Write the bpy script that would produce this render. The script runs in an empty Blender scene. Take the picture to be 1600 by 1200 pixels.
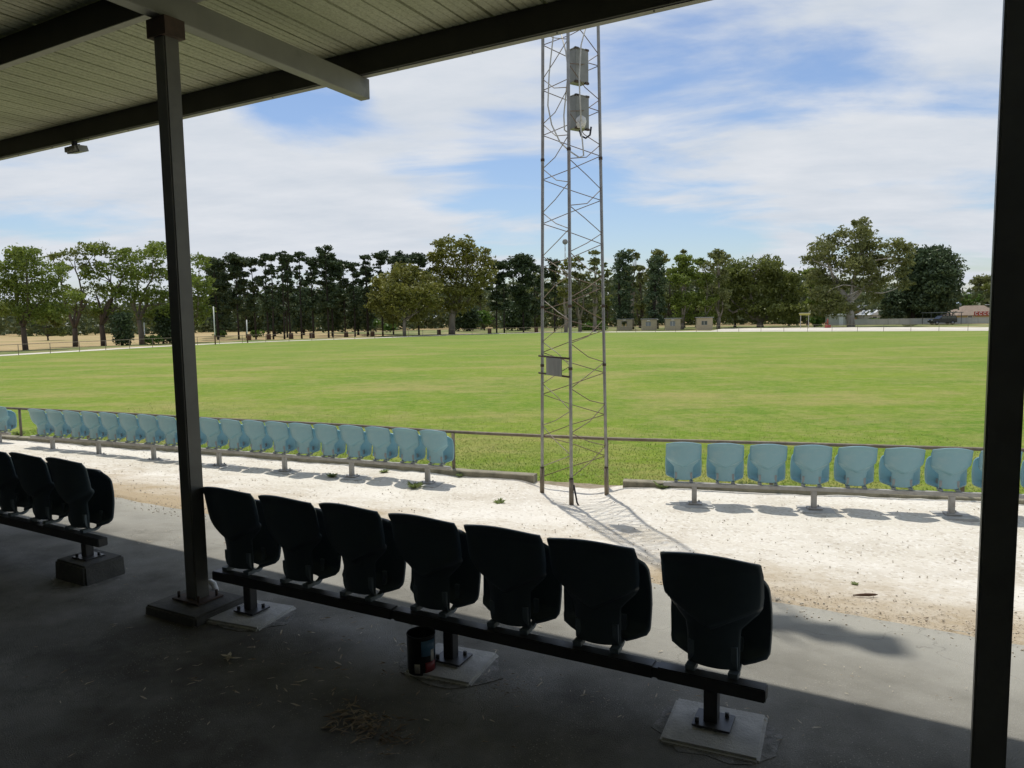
import bpy, bmesh, math, random
import numpy as np
from mathutils import Vector, Matrix, noise as mnoise
random.seed(7)
S = bpy.context.scene
COL = S.collection

# ------------------------------------------------------------------ camera
F = 1155.0
PITCH = math.atan(108/1155); ROLL = math.radians(0.9); H = 1.9
fw = np.array([0, math.cos(PITCH), -math.sin(PITCH)])
up0 = np.array([0, math.sin(PITCH), math.cos(PITCH)]); r0 = np.array([1.0, 0, 0])
rt = math.cos(ROLL)*r0 - math.sin(ROLL)*up0
up = math.cos(ROLL)*up0 + math.sin(ROLL)*r0
cd = bpy.data.cameras.new('camera'); cam = bpy.data.objects.new('camera', cd); COL.objects.link(cam)
cd.sensor_width = 36; cd.lens = F/1600*36; cd.clip_start = 0.05; cd.clip_end = 6000
M = Matrix(((rt[0], up[0], -fw[0], 0), (rt[1], up[1], -fw[1], 0), (rt[2], up[2], -fw[2], H), (0, 0, 0, 1)))
cam.matrix_world = M
S.camera = cam

def ray(x, y):
    d = (x-800)*rt-(y-600)*up+F*fw
    return d/d[1]
def at_z(x, y, z):
    d = ray(x, y); t = (z-H)/d[2]
    return (d[0]*t, t, z)
FB, FM = -.68, .0045
def zf(y): return FB - FM*max(y, 0)
def at_field(x, y):
    d = ray(x, y); t = (H-FB)/(-d[2]-FM)
    return (d[0]*t, t, FB-FM*t)
def px_height(x, y, D):
    return H + ray(x, y)[2]*D
def px_x(x, y, D):
    return ray(x, y)[0]*D

# ------------------------------------------------------------------ light
SUNV = Vector((-.06, .36, 1.0)).normalized()
sd = bpy.data.lights.new('sun', 'SUN'); so = bpy.data.objects.new('sun', sd); COL.objects.link(so)
sd.energy = 3.3; sd.angle = math.radians(0.55); sd.color = (1, .955, .88)
so.rotation_euler = (-SUNV).to_track_quat('-Z', 'Y').to_euler()
W = bpy.data.worlds.new("World"); S.world = W; W.use_nodes = True
nt = W.node_tree; nt.nodes.clear()
def N(nt, t, **k):
    n = nt.nodes.new(t)
    for a, b in k.items():
        if a == 'inp':
            for i, v in b.items(): n.inputs[i].default_value = v
        else: setattr(n, a, b)
    return n
def math_(nt, op, a, b=None, clamp=False):
    n = nt.nodes.new('ShaderNodeMath'); n.operation = op; n.use_clamp = clamp
    for i, v in enumerate((a, b)):
        if v is None: continue
        if isinstance(v, (int, float)): n.inputs[i].default_value = v
        else: nt.links.new(v, n.inputs[i])
    return n.outputs[0]
def ramp(nt, fac, stops, interp='LINEAR'):
    n = nt.nodes.new('ShaderNodeValToRGB'); n.color_ramp.interpolation = interp
    e = n.color_ramp.elements
    while len(e) < len(stops): e.new(.5)
    for i, (p, c) in enumerate(stops):
        e[i].position = p; e[i].color = (c[0], c[1], c[2], 1) if not isinstance(c, (int, float)) else (c, c, c, 1)
    nt.links.new(fac, n.inputs[0]); return n.outputs[0]
def mixc(nt, f, a, b):
    n = nt.nodes.new('ShaderNodeMix'); n.data_type = 'RGBA'
    if isinstance(f, (int, float)): n.inputs[0].default_value = f
    else: nt.links.new(f, n.inputs[0])
    for i, v in ((6, a), (7, b)):
        if isinstance(v, tuple): n.inputs[i].default_value = (v[0], v[1], v[2], 1)
        else: nt.links.new(v, n.inputs[i])
    return n.outputs[2]
sky = N(nt, 'ShaderNodeTexSky'); sky.sky_type = 'NISHITA'; sky.sun_disc = False
sky.sun_elevation = math.asin(SUNV.z); sky.sun_rotation = math.atan2(SUNV.x, SUNV.y)
sky.air_density = 1.1; sky.dust_density = .6; sky.ozone_density = 1.6
tc = N(nt, 'ShaderNodeTexCoord'); sp = N(nt, 'ShaderNodeSeparateXYZ')
nt.links.new(tc.outputs['Generated'], sp.inputs[0])
zz = math_(nt, 'ADD', math_(nt, 'MAXIMUM', sp.outputs[2], 0.0), .16)
cx = math_(nt, 'DIVIDE', sp.outputs[0], zz); cy = math_(nt, 'DIVIDE', sp.outputs[1], zz)
cb = N(nt, 'ShaderNodeCombineXYZ'); nt.links.new(cx, cb.inputs[0]); nt.links.new(cy, cb.inputs[1])
mp = N(nt, 'ShaderNodeMapping'); mp.inputs['Rotation'].default_value = (0, 0, .45); mp.inputs['Scale'].default_value = (.8, 1.35, 1)
mp.inputs['Location'].default_value = (3.1, 1.7, 0)
nt.links.new(cb.outputs[0], mp.inputs[0])
n1 = N(nt, 'ShaderNodeTexNoise', inp={'Scale': 1.15, 'Detail': 9, 'Roughness': .56, 'Distortion': .35})
nt.links.new(mp.outputs[0], n1.inputs['Vector'])
cov = n1.outputs[0]
# clear gaps in the cloud, each one a direction in the sky
def gap(px, py, wid, amt):
    global cov
    d = Vector(((px-800)*rt-(py-600)*up+F*fw)).normalized()
    vm = N(nt, 'ShaderNodeVectorMath'); vm.operation = 'DOT_PRODUCT'
    nt.links.new(tc.outputs['Generated'], vm.inputs[0]); vm.inputs[1].default_value = d
    g = math_(nt, 'DIVIDE', math_(nt, 'SUBTRACT', 1.0, vm.outputs['Value']), wid)
    g = math_(nt, 'MULTIPLY', math_(nt, 'POWER', 2.718, math_(nt, 'MULTIPLY', g, -1.0)), amt)
    cov = math_(nt, 'SUBTRACT', cov, g)
for g in ((440, 178, .0011, .22), (540, 162, .0009, .2), (300, 190, .004, -.12), (620, 90, .004, -.1), (1240, 110, .004, .14), (1010, 90, .004, .12), (800, 250, .002, .06), (1420, 50, .004, .09), (1350, 170, .004, -.07), (1125, 90, .003, .08), (1520, 120, .004, -.06), (760, 225, .0014, .06),
          (640, 250, .0012, .1), (930, 385, .003, .15), (760, 385, .002, .13), (1130, 360, .002, .13), (1330, 400, .002, .05), (1200, 220, .006, -.1), (650, 320, .012, -.1), (1400, 220, .006, -.08), (250, 300, .03, -.12)):
    gap(*g)
cm = ramp(nt, cov, ((.365, 0), (.585, 1)), 'EASE')
n2 = N(nt, 'ShaderNodeTexNoise', inp={'Scale': 2.6, 'Detail': 6, 'Roughness': .6})
nt.links.new(mp.outputs[0], n2.inputs['Vector'])
ccol = ramp(nt, n2.outputs[0], ((.3, (6.2, 6.75, 7.5)), (.7, (7.5, 7.8, 8.3))))
skyc = N(nt, 'ShaderNodeMix', data_type='RGBA', blend_type='MULTIPLY'); skyc.inputs[0].default_value = 1
nt.links.new(sky.outputs[0], skyc.inputs[6]); skyc.inputs[7].default_value = (1.0, 1.06, 1.2, 1)
hz = mixc(nt, .04, skyc.outputs[2], (5.5, 6.2, 7.2))
fin = mixc(nt, cm, hz, ccol)
bg = N(nt, 'ShaderNodeBackground'); bg.inputs[1].default_value = .1
nt.links.new(fin, bg.inputs[0])
wo = N(nt, 'ShaderNodeOutputWorld'); nt.links.new(bg.outputs[0], wo.inputs[0])
S.view_settings.view_transform = 'Standard'; S.view_settings.look = 'None'
S.view_settings.exposure = 0.0; S.view_settings.gamma = 1
S.cycles.max_bounces = 8; S.cycles.diffuse_bounces = 5; S.cycles.transparent_max_bounces = 8

# ------------------------------------------------------------------ materials
def new_mat(name):
    m = bpy.data.materials.new(name); m.use_nodes = True; m.node_tree.nodes.clear(); return m
def mat(name, c1, c2=None, scale=8, rough=.7, bump=0, bscale=40, metal=0, spec=.3, det=5, lo=.35, hi=.65, c3=None, s3=1.5, t3=(.55, .7), stretch=(1, 1, 1), world=False):
    m = new_mat(name); t = m.node_tree
    b = N(t, 'ShaderNodeBsdfPrincipled'); o = N(t, 'ShaderNodeOutputMaterial'); t.links.new(b.outputs[0], o.inputs[0])
    b.inputs['Roughness'].default_value = rough; b.inputs['Metallic'].default_value = metal
    b.inputs['Specular IOR Level'].default_value = spec
    if world: src = N(t, 'ShaderNodeNewGeometry').outputs['Position']
    else: src = N(t, 'ShaderNodeTexCoord').outputs['Object']
    mpn = N(t, 'ShaderNodeMapping'); mpn.inputs['Scale'].default_value = stretch; t.links.new(src, mpn.inputs[0]); v = mpn.outputs[0]
    if c2 is None: c2 = tuple(x*.8 for x in c1)
    n = N(t, 'ShaderNodeTexNoise', inp={'Scale': scale, 'Detail': det, 'Roughness': .6}); t.links.new(v, n.inputs['Vector'])
    c = ramp(t, n.outputs[0], ((lo, c1), (hi, c2)))
    if c3:
        n3 = N(t, 'ShaderNodeTexNoise', inp={'Scale': s3, 'Detail': 6, 'Roughness': .65}); t.links.new(v, n3.inputs['Vector'])
        c = mixc(t, ramp(t, n3.outputs[0], ((t3[0], 0), (t3[1], 1))), c, c3)
    t.links.new(c, b.inputs['Base Color'])
    if bump:
        nb = N(t, 'ShaderNodeTexNoise', inp={'Scale': bscale, 'Detail': 6, 'Roughness': .65}); t.links.new(v, nb.inputs['Vector'])
        bp = N(t, 'ShaderNodeBump', inp={'Strength': min(bump, 1), 'Distance': .02*max(bump, 1)}); t.links.new(nb.outputs[0], bp.inputs['Height'])
        t.links.new(bp.outputs[0], b.inputs['Normal'])
    return m
def leaf_mat(name, c1, c2, trans=.3, rough=.6):
    m = new_mat(name); t = m.node_tree
    g = N(t, 'ShaderNodeNewGeometry'); tcn = N(t, 'ShaderNodeTexCoord')
    n = N(t, 'ShaderNodeTexNoise', inp={'Scale': .45, 'Detail': 3}); t.links.new(tcn.outputs['Object'], n.inputs['Vector'])
    f = math_(t, 'ADD', math_(t, 'MULTIPLY', g.outputs['Random Per Island'], .45), math_(t, 'MULTIPLY', math_(t, 'SUBTRACT', n.outputs[0], .25), 1.1), True)
    c = mixc(t, f, c1, c2)
    d = N(t, 'ShaderNodeBsdfDiffuse'); tr = N(t, 'ShaderNodeBsdfTranslucent'); gl = N(t, 'ShaderNodeBsdfGlossy'); gl.inputs['Roughness'].default_value = .45
    for q in (d, tr): t.links.new(c, q.inputs[0])
    gl.inputs[0].default_value = (.5, .5, .5, 1)
    m1 = N(t, 'ShaderNodeMixShader'); m1.inputs[0].default_value = trans; t.links.new(d.outputs[0], m1.inputs[1]); t.links.new(tr.outputs[0], m1.inputs[2])
    m2 = N(t, 'ShaderNodeMixShader'); m2.inputs[0].default_value = .05; t.links.new(m1.outputs[0], m2.inputs[1]); t.links.new(gl.outputs[0], m2.inputs[2])
    o = N(t, 'ShaderNodeOutputMaterial'); t.links.new(m2.outputs[0], o.inputs[0]); return m

MT = {}
def paint(name, c, rough=.5, **k): MT[name] = mat(name, c, **dict(dict(rough=rough), **k)); return MT[name]
paint('post_paint', (.15, .148, .125), .45, c2=(.12, .118, .10), scale=5, spec=.4, c3=(.2, .19, .16), s3=3, t3=(.6, .8))
paint('rafter_paint', (.27, .275, .235), .5, c2=(.23, .235, .205), scale=4, c3=(.12, .12, .1), s3=2)
paint('purlin_steel', (.055, .055, .05), .55, c2=(.04, .04, .038), scale=3)
paint('purlin_lip', (.33, .32, .29), .5)
paint('rust', (.10, .068, .05), .8, c2=(.065, .05, .04), scale=14)
paint('wall_dark', (.02, .02, .018), .8)
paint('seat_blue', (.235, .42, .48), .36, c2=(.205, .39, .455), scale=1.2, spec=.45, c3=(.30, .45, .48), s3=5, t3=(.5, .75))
paint('seat_blue_shaded', (.065, .09, .10), .42, c2=(.05, .072, .082), scale=5, spec=.35)  # blue seat plastic with the shade under the roof darkened into its colour
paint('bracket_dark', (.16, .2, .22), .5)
paint('bracket_grey', (.3, .33, .34), .5)
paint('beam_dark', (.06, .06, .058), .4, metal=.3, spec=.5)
paint('galv', (.46, .45, .42), .5, c2=(.36, .345, .32), scale=12, metal=.15, c3=(.30, .25, .2), s3=4, t3=(.6, .8))
paint('galv_pale', (.33, .33, .32), .45, c2=(.24, .235, .225), scale=9, metal=.35, c3=(.26, .2, .15), s3=1.2, t3=(.5, .8))
paint('concrete', (.55, .54, .50), .9, c2=(.42, .41, .38), scale=9, bump=.5, bscale=60)
paint('mortar', (.30, .29, .265), .95, c2=(.19, .185, .165), scale=14, bump=.8, bscale=60, lo=.42, hi=.58)
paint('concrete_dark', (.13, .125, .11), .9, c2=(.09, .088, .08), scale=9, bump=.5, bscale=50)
paint('wall_concrete', (.32, .29, .21), .9, c2=(.22, .2, .15), scale=5, bump=.6, bscale=40, c3=(.14, .13, .09), s3=2.5)
paint('rod_rust', (.15, .10, .07), .7, c2=(.22, .17, .13), scale=3)
paint('rod_pale', (.38, .34, .28), .6, c2=(.2, .15, .11), scale=4)
paint('fence_pipe', (.24, .205, .155), .6, c2=(.16, .125, .09), scale=8, metal=.2)
paint('white_pvc', (.75, .74, .70), .4)
paint('white_paint', (.78, .78, .74), .5)
paint('box_grey', (.27, .275, .25), .5, c2=(.21, .215, .195), scale=6)
MT['plate_grey'] = mat('plate_grey', (.17, .17, .165), (.27, .265, .25), scale=9, rough=.5, stretch=(1, 1, .15))
paint('cable_white', (.6, .58, .52), .5)
paint('black_rubber', (.02, .02, .03), .5)
paint('can_black', (.02, .02, .022), .35)
paint('can_blue', (.07, .16, .25), .35)
paint('can_red', (.22, .03, .03), .35)
paint('can_cream', (.45, .42, .36), .35)
paint('cream_brick', (.44, .38, .27), .85, c2=(.36, .31, .22), scale=10)
paint('roof_slab', (.25, .26, .28), .7)
paint('glass_dark', (.06, .07, .08), .1, spec=.8)
paint('glass_pale', (.22, .24, .27), .2, spec=.6)
paint('brown_wood', (.11, .06, .035), .85)
paint('colour_fence', (.42, .44, .42), .7, c2=(.36, .38, .36), scale=.5)
paint('tan_roof', (.27, .21, .16), .8, c2=(.21, .16, .12), scale=2)
paint('tan_wall', (.40, .32, .17), .85)
paint('white_roof', (.72, .75, .78), .5)
paint('blue_roof', (.38, .47, .58), .5)
paint('dark_roof', (.10, .11, .12), .6)
paint('car_black', (.012, .013, .016), .2, spec=.6)
paint('rim_grey', (.3, .3, .31), .35, metal=.5)
paint('lamp_red', (.3, .02, .02), .3)
paint('lamp_clear', (.6, .6, .6), .2)
paint('sign_yellow', (.42, .38, .10), .5)
paint('sign_red', (.42, .09, .07), .6)
paint('red_paint', (.32, .07, .05), .5)
MT['pine_bark'] = mat('pine_bark', (.05, .04, .033), (.03, .025, .022), scale=3, rough=.95)
MT['gum_bark'] = mat('gum_bark', (.30, .26, .21), (.13, .11, .09), scale=.8, rough=.9, stretch=(1, 1, .3))
MT['brown_bark'] = mat('brown_bark', (.13, .10, .08), (.07, .055, .045), scale=1.2, rough=.95, stretch=(1, 1, .3))
MT['pale_bark'] = mat('pale_bark', (.50, .47, .42), (.22, .19, .16), scale=.8, rough=.9, stretch=(1, 1, .3))
MT['gum_leaf'] = leaf_mat('gum_leaf', (.08, .105, .025), (.245, .275, .065), .36)
MT['gum_bright'] = leaf_mat('gum_bright', (.085, .13, .02), (.28, .345, .065), .4)
MT['gum_olive'] = leaf_mat('gum_olive', (.09, .105, .024), (.31, .30, .065))
MT['gum_grey'] = leaf_mat('gum_grey', (.09, .108, .038), (.28, .295, .095), .4)
MT['pine_leaf'] = leaf_mat('pine_leaf', (.024, .044, .022), (.10, .135, .058), .16)
MT['dense_leaf'] = leaf_mat('dense_leaf', (.036, .065, .033), (.13, .175, .08), .18)
MT['fresh_leaf'] = leaf_mat('fresh_leaf', (.05, .11, .015), (.15, .24, .04), .35)
MT['wood_leaf'] = leaf_mat('wood_leaf', (.045, .065, .028), (.135, .16, .06), .2)
MT['weed'] = leaf_mat('weed', (.2, .28, .09), (.36, .40, .18), .4)
MT['dry_leaf'] = mat('dry_leaf', (.40, .33, .23), (.16, .115, .075), scale=3, rough=.8)
MT['pale_leaf'] = mat('pale_leaf', (.62, .55, .42), (.30, .22, .14), scale=5, rough=.8, lo=.45, hi=.6)
MT['pebble'] = mat('pebble', (.70, .65, .56), (.50, .43, .34), scale=2, rough=.9)
MT['grass_blade'] = leaf_mat('grass_blade', (.13, .24, .02), (.33, .33, .10), .4)

def asphalt_mat():
    m = mat('asphalt', (.215, .21, .19), (.285, .275, .245), scale=1.3, rough=.9, bump=.6, bscale=150, spec=.2, world=True, lo=.4, hi=.62,
            c3=(.115, .108, .09), s3=.8, t3=(.42, .60))
    t = m.node_tree; b = [n for n in t.nodes if n.type == 'BSDF_PRINCIPLED'][0]
    src = b.inputs['Base Color'].links[0].from_socket
    g = N(t, 'ShaderNodeNewGeometry')
    v = N(t, 'ShaderNodeTexVoronoi', inp={'Scale': 55}); t.links.new(g.outputs['Position'], v.inputs['Vector'])
    sp_ = ramp(t, v.outputs['Distance'], ((.10, 1), (.22, 0)))
    n = N(t, 'ShaderNodeTexNoise', inp={'Scale': 2.5, 'Detail': 4}); t.links.new(g.outputs['Position'], n.inputs['Vector'])
    k = math_(t, 'MULTIPLY', sp_, ramp(t, n.outputs[0], ((.42, 0), (.62, .8))))
    c = mixc(t, k, src, (.5, .47, .4))
    # pale dust towards the gravel, with the brightness of the sunlit strip painted in
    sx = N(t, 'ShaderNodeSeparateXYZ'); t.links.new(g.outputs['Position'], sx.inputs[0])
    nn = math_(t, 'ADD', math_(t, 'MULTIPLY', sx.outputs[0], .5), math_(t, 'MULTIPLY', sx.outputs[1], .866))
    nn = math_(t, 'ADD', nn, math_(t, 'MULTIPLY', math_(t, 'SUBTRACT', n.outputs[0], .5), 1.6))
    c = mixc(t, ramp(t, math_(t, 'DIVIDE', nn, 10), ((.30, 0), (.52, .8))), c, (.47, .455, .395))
    # hairline cracks
    v2 = N(t, 'ShaderNodeTexVoronoi', feature='DISTANCE_TO_EDGE', inp={'Scale': .55}); 
    nd = N(t, 'ShaderNodeTexNoise', inp={'Scale': 3, 'Detail': 5}); t.links.new(g.outputs['Position'], nd.inputs['Vector'])
    vadd = N(t, 'ShaderNodeVectorMath'); vadd.operation = 'ADD'; t.links.new(g.outputs['Position'], vadd.inputs[0]); t.links.new(nd.outputs['Color'], vadd.inputs[1])
    t.links.new(vadd.outputs[0], v2.inputs['Vector'])
    c = mixc(t, ramp(t, v2.outputs['Distance'], ((.0, .35), (.006, 0))), c, (.09, .085, .075))
    t.links.new(c, b.inputs['Base Color']); return m
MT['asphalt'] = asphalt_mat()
def gravel_mat():
    m = mat('gravel', (.70, .65, .55), (.80, .755, .665), scale=.8, rough=.95, bump=1.0, bscale=38, spec=.1, world=True,
            c3=(.58, .52, .42), s3=.7, t3=(.5, .72))
    t = m.node_tree; b = [n for n in t.nodes if n.type == 'BSDF_PRINCIPLED'][0]
    src = b.inputs['Base Color'].links[0].from_socket
    g = N(t, 'ShaderNodeNewGeometry')
    v = N(t, 'ShaderNodeTexVoronoi', inp={'Scale': 34}); t.links.new(g.outputs['Position'], v.inputs['Vector'])
    rv = N(t, 'ShaderNodeSeparateColor'); t.links.new(v.outputs['Color'], rv.inputs[0])
    c = mixc(t, ramp(t, rv.outputs[0], ((.86, 0), (.95, .5))), src, (.42, .35, .27))
    c = mixc(t, ramp(t, rv.outputs[1], ((.75, 0), (.95, .6))), c, (.88, .85, .78))
    sx = N(t, 'ShaderNodeSeparateXYZ'); t.links.new(g.outputs['Position'], sx.inputs[0])
    n = N(t, 'ShaderNodeTexNoise', inp={'Scale': 1.6, 'Detail': 6, 'Roughness': .7}); t.links.new(g.outputs['Position'], n.inputs['Vector'])
    nn = math_(t, 'ADD', math_(t, 'MULTIPLY', sx.outputs[0], .5), math_(t, 'MULTIPLY', sx.outputs[1], .866))
    nn = math_(t, 'ADD', nn, math_(t, 'MULTIPLY', math_(t, 'SUBTRACT', n.outputs[0], .5), 3.0))
    c = mixc(t, ramp(t, math_(t, 'DIVIDE', nn, 10), ((.53, .9), (.70, 0))), c, (.43, .335, .21))
    t.links.new(c, b.inputs['Base Color']); return m
MT['gravel'] = gravel_mat()
def field_mat():
    m = new_mat('field_grass'); t = m.node_tree
    b = N(t, 'ShaderNodeBsdfPrincipled'); o = N(t, 'ShaderNodeOutputMaterial'); t.links.new(b.outputs[0], o.inputs[0])
    b.inputs['Roughness'].default_value = .9; b.inputs['Specular IOR Level'].default_value = .15
    g = N(t, 'ShaderNodeNewGeometry')
    def nz(s, d=5, r=.6, st=(1, 1, 1)):
        mpn = N(t, 'ShaderNodeMapping'); mpn.inputs['Scale'].default_value = st; t.links.new(g.outputs['Position'], mpn.inputs[0])
        n = N(t, 'ShaderNodeTexNoise', inp={'Scale': s, 'Detail': d, 'Roughness': r}); t.links.new(mpn.outputs[0], n.inputs['Vector']); return n.outputs[0]
    c = ramp(t, nz(.10, 4), ((.35, (.105, .205, .008)), (.65, (.18, .25, .018))))
    c = mixc(t, ramp(t, nz(.5, 7, .7), ((.46, 0), (.70, .6))), c, (.21, .26, .03))
    c = mixc(t, ramp(t, nz(.16, 8, .72, (.7, 1.5, 1)), ((.475, 0), (.62, .75))), c, (.34, .28, .105))
    c = mixc(t, ramp(t, nz(14, 6, .75), ((.50, 0), (.74, .3))), c, (.30, .27, .08))
    c = mixc(t, ramp(t, nz(22, 5, .75, (1, .8, 1)), ((.5, 0), (.7, .75))), c, (.06, .12, .012))
    c = mixc(t, ramp(t, nz(1.1, 9, .78, (.8, 1.3, 1)), ((.48, 0), (.62, .5))), c, (.32, .27, .11))
    c = mixc(t, ramp(t, nz(.8, 9, .75, (1.1, .9, 1)), ((.50, 0), (.66, .5))), c, (.085, .17, .012))
    c = mixc(t, ramp(t, nz(4.5, 7, .8), ((.47, 0), (.60, .45))), c, (.31, .33, .08))
    c = mixc(t, ramp(t, nz(6, 7, .8, (1, 1.1, 1)), ((.49, 0), (.62, .3))), c, (.08, .17, .008))
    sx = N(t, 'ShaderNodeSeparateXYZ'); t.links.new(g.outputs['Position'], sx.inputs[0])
    c = mixc(t, ramp(t, math_(t, 'DIVIDE', sx.outputs[1], 140), ((.3, 0), (.8, .4))), c, (.155, .235, .05))  # sheen of the far grass painted into the colour by distance
    t.links.new(c, b.inputs['Base Color'])
    bp = N(t, 'ShaderNodeBump', inp={'Strength': .8, 'Distance': .03}); t.links.new(nz(26, 5, .7), bp.inputs['Height']); t.links.new(bp.outputs[0], b.inputs['Normal'])
    return m
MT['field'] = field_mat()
MT['straw'] = mat('straw', (.42, .31, .155), (.34, .26, .12), scale=.12, rough=.95, world=True, c3=(.20, .21, .06), s3=.05, t3=(.52, .66))
MT['verge'] = mat('verge', (.10, .15, .03), (.22, .21, .08), scale=.35, rough=.95, world=True, c3=(.38, .31, .17), s3=.1, t3=(.52, .62))
MT['track'] = mat('track', (.66, .62, .54), (.52, .48, .40), scale=.3, rough=.95, world=True)
MT['dirt'] = mat('dirt', (.24, .19, .13), (.36, .3, .22), scale=9, rough=.95, bump=1, bscale=30, world=True, c3=(.16, .15, .07), s3=3)
def roof_mat():
    m = mat('roof_sheet_metal', (.40, .425, .275), (.49, .515, .35), scale=2.0, rough=.6, spec=.3, c3=(.28, .29, .2), s3=1.2, t3=(.5, .8), stretch=(1, .35, 1), world=False)
    t = m.node_tree; b = [n for n in t.nodes if n.type == 'BSDF_PRINCIPLED'][0]
    src = b.inputs['Base Color'].links[0].from_socket
    tcn = N(t, 'ShaderNodeTexCoord'); n = N(t, 'ShaderNodeTexNoise', inp={'Scale': 45, 'Detail': 3, 'Roughness': .7}); t.links.new(tcn.outputs['Object'], n.inputs['Vector'])
    c = mixc(t, ramp(t, n.outputs[0], ((.42, 0), (.62, .55))), src, (.24, .25, .17))
    t.links.new(c, b.inputs['Base Color']); return m
MT['roof'] = roof_mat()

# ------------------------------------------------------------------ helpers
def tag(o, label=None, cat=None, group=None, kind=None):
    if label: o['label'] = label
    if cat: o['category'] = cat
    if group: o['group'] = group
    if kind: o['kind'] = kind
    return o
def empty(name, loc=(0, 0, 0), rz=0, label=None, cat=None, group=None):
    o = bpy.data.objects.new(name, None); o.empty_display_size = .2; COL.objects.link(o)
    o.location = loc; o.rotation_euler = (0, 0, rz)
    return tag(o, label, cat, group)
class MB:
    def __init__(s): s.v = []; s.f = []; s.sm = []
    def add(s, vs, fs, smooth=False):
        k = len(s.v); s.v += [tuple(v) for v in vs]; s.f += [tuple(i+k for i in f) for f in fs]; s.sm += [smooth]*len(fs); return s
    def box(s, c, d, rz=0, taper=1, bev=0):
        x, y, z = d[0]/2, d[1]/2, d[2]/2; R = Matrix.Rotation(rz, 3, 'Z')
        if bev:
            bm = bmesh.new(); bmesh.ops.create_cube(bm, size=1); bmesh.ops.scale(bm, vec=d, verts=bm.verts)
            for v in bm.verts:
                if v.co.z > 0: v.co.x *= taper; v.co.y *= taper
            bmesh.ops.bevel(bm, geom=bm.edges[:], offset=bev, segments=2, affect='EDGES')
            bm.verts.index_update()
            s.add([R @ v.co + Vector(c) for v in bm.verts], [[v.index for v in f.verts] for f in bm.faces]); bm.free(); return s
        vs = [R @ Vector((sx*x*(taper if sz > 0 else 1), sy*y*(taper if sz > 0 else 1), sz*z)) + Vector(c) for sz in (-1, 1) for sx, sy in ((-1, -1), (1, -1), (1, 1), (-1, 1))]
        return s.add(vs, [(3, 2, 1, 0), (4, 5, 6, 7), (0, 1, 5, 4), (1, 2, 6, 5), (2, 3, 7, 6), (3, 0, 4, 7)])
    def tube(s, pts, rad, n=8, caps=True):
        pts = [Vector(p) for p in pts]; k = len(pts)
        if isinstance(rad, (int, float)): rad = [rad]*k
        vs = []; u = None
        for i, p in enumerate(pts):
            d = (pts[min(i+1, k-1)]-pts[max(i-1, 0)])
            d = d.normalized() if d.length > 1e-9 else Vector((0, 0, 1))
            if u is None: u = d.orthogonal().normalized()
            else:
                u = u - d*u.dot(d); u = u.normalized() if u.length > 1e-6 else d.orthogonal().normalized()
            w = d.cross(u)
            vs += [p+(u*math.cos(2*math.pi*j/n)+w*math.sin(2*math.pi*j/n))*rad[i] for j in range(n)]
        fs = [(i*n+j, i*n+(j+1) % n, (i+1)*n+(j+1) % n, (i+1)*n+j) for i in range(k-1) for j in range(n)]
        if caps: fs += [tuple(range(n))[::-1], tuple((k-1)*n+j for j in range(n))]
        return s.add(vs, fs, True)
    def cyl(s, c, r, h, n=16, r2=None): 
        return s.tube([c, (c[0], c[1], c[2]+h)], [r, r if r2 is None else r2], n)
    def prism(s, outline, axis, t0, t1):
        # outline: 2D points in the plane perpendicular to axis ('x': (y,z), 'y': (x,z), 'z': (x,y))
        def mk(p, t): return {'x': (t, p[0], p[1]), 'y': (p[0], t, p[1]), 'z': (p[0], p[1], t)}[axis]
        n = len(outline)
        vs = [mk(p, t0) for p in outline]+[mk(p, t1) for p in outline]
        return s.add(vs, [tuple(range(n))[::-1], tuple(range(n, 2*n))]+[(i, (i+1) % n, n+(i+1) % n, n+i) for i in range(n)])
    def build(s, name, m, parent=None, recalc=True):
        me = bpy.data.meshes.new(name); me.from_pydata(s.v, [], s.f); me.polygons.foreach_set('use_smooth', s.sm)
        if isinstance(m, str): m = MT[m]
        me.materials.append(m); me.update()
        if recalc:
            bm = bmesh.new(); bm.from_mesh(me); bmesh.ops.recalc_face_normals(bm, faces=bm.faces[:]); bm.to_mesh(me); bm.free()
        o = bpy.data.objects.new(name, me); COL.objects.link(o)
        if parent: o.parent = parent
        return o
def grid_obj(name, nu, nv, fn, m, parent=None, smooth=True):
    vs = [fn(i/nu, j/nv) for j in range(nv+1) for i in range(nu+1)]
    fs = [(j*(nu+1)+i, j*(nu+1)+i+1, (j+1)*(nu+1)+i+1, (j+1)*(nu+1)+i) for j in range(nv) for i in range(nu)]
    me = bpy.data.meshes.new(name); me.from_pydata(vs, [], fs); me.polygons.foreach_set('use_smooth', [smooth]*len(fs))
    me.materials.append(MT[m] if isinstance(m, str) else m); me.update()
    o = bpy.data.objects.new(name, me); COL.objects.link(o)
    if parent: o.parent = parent
    return o
def copy_tree(o, parent=None):
    c = o.copy(); COL.objects.link(c); c.parent = parent
    for ch in list(o.children): copy_tree(ch, c)
    return c
def sstep(a, b, x):
    t = min(max((x-a)/(b-a), 0), 1); return t*t*(3-2*t)
def interp(x, xs, ys): return float(np.interp(x, xs, ys))

# ------------------------------------------------------------------ terrain
ANG = math.radians(-30)
def to_world(s, n, z=0): return (s*math.cos(ANG)-n*math.sin(ANG), s*math.sin(ANG)+n*math.cos(ANG), z)
def nof(x, y): return .5*x+.8660254*y
GL = -.52
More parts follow.
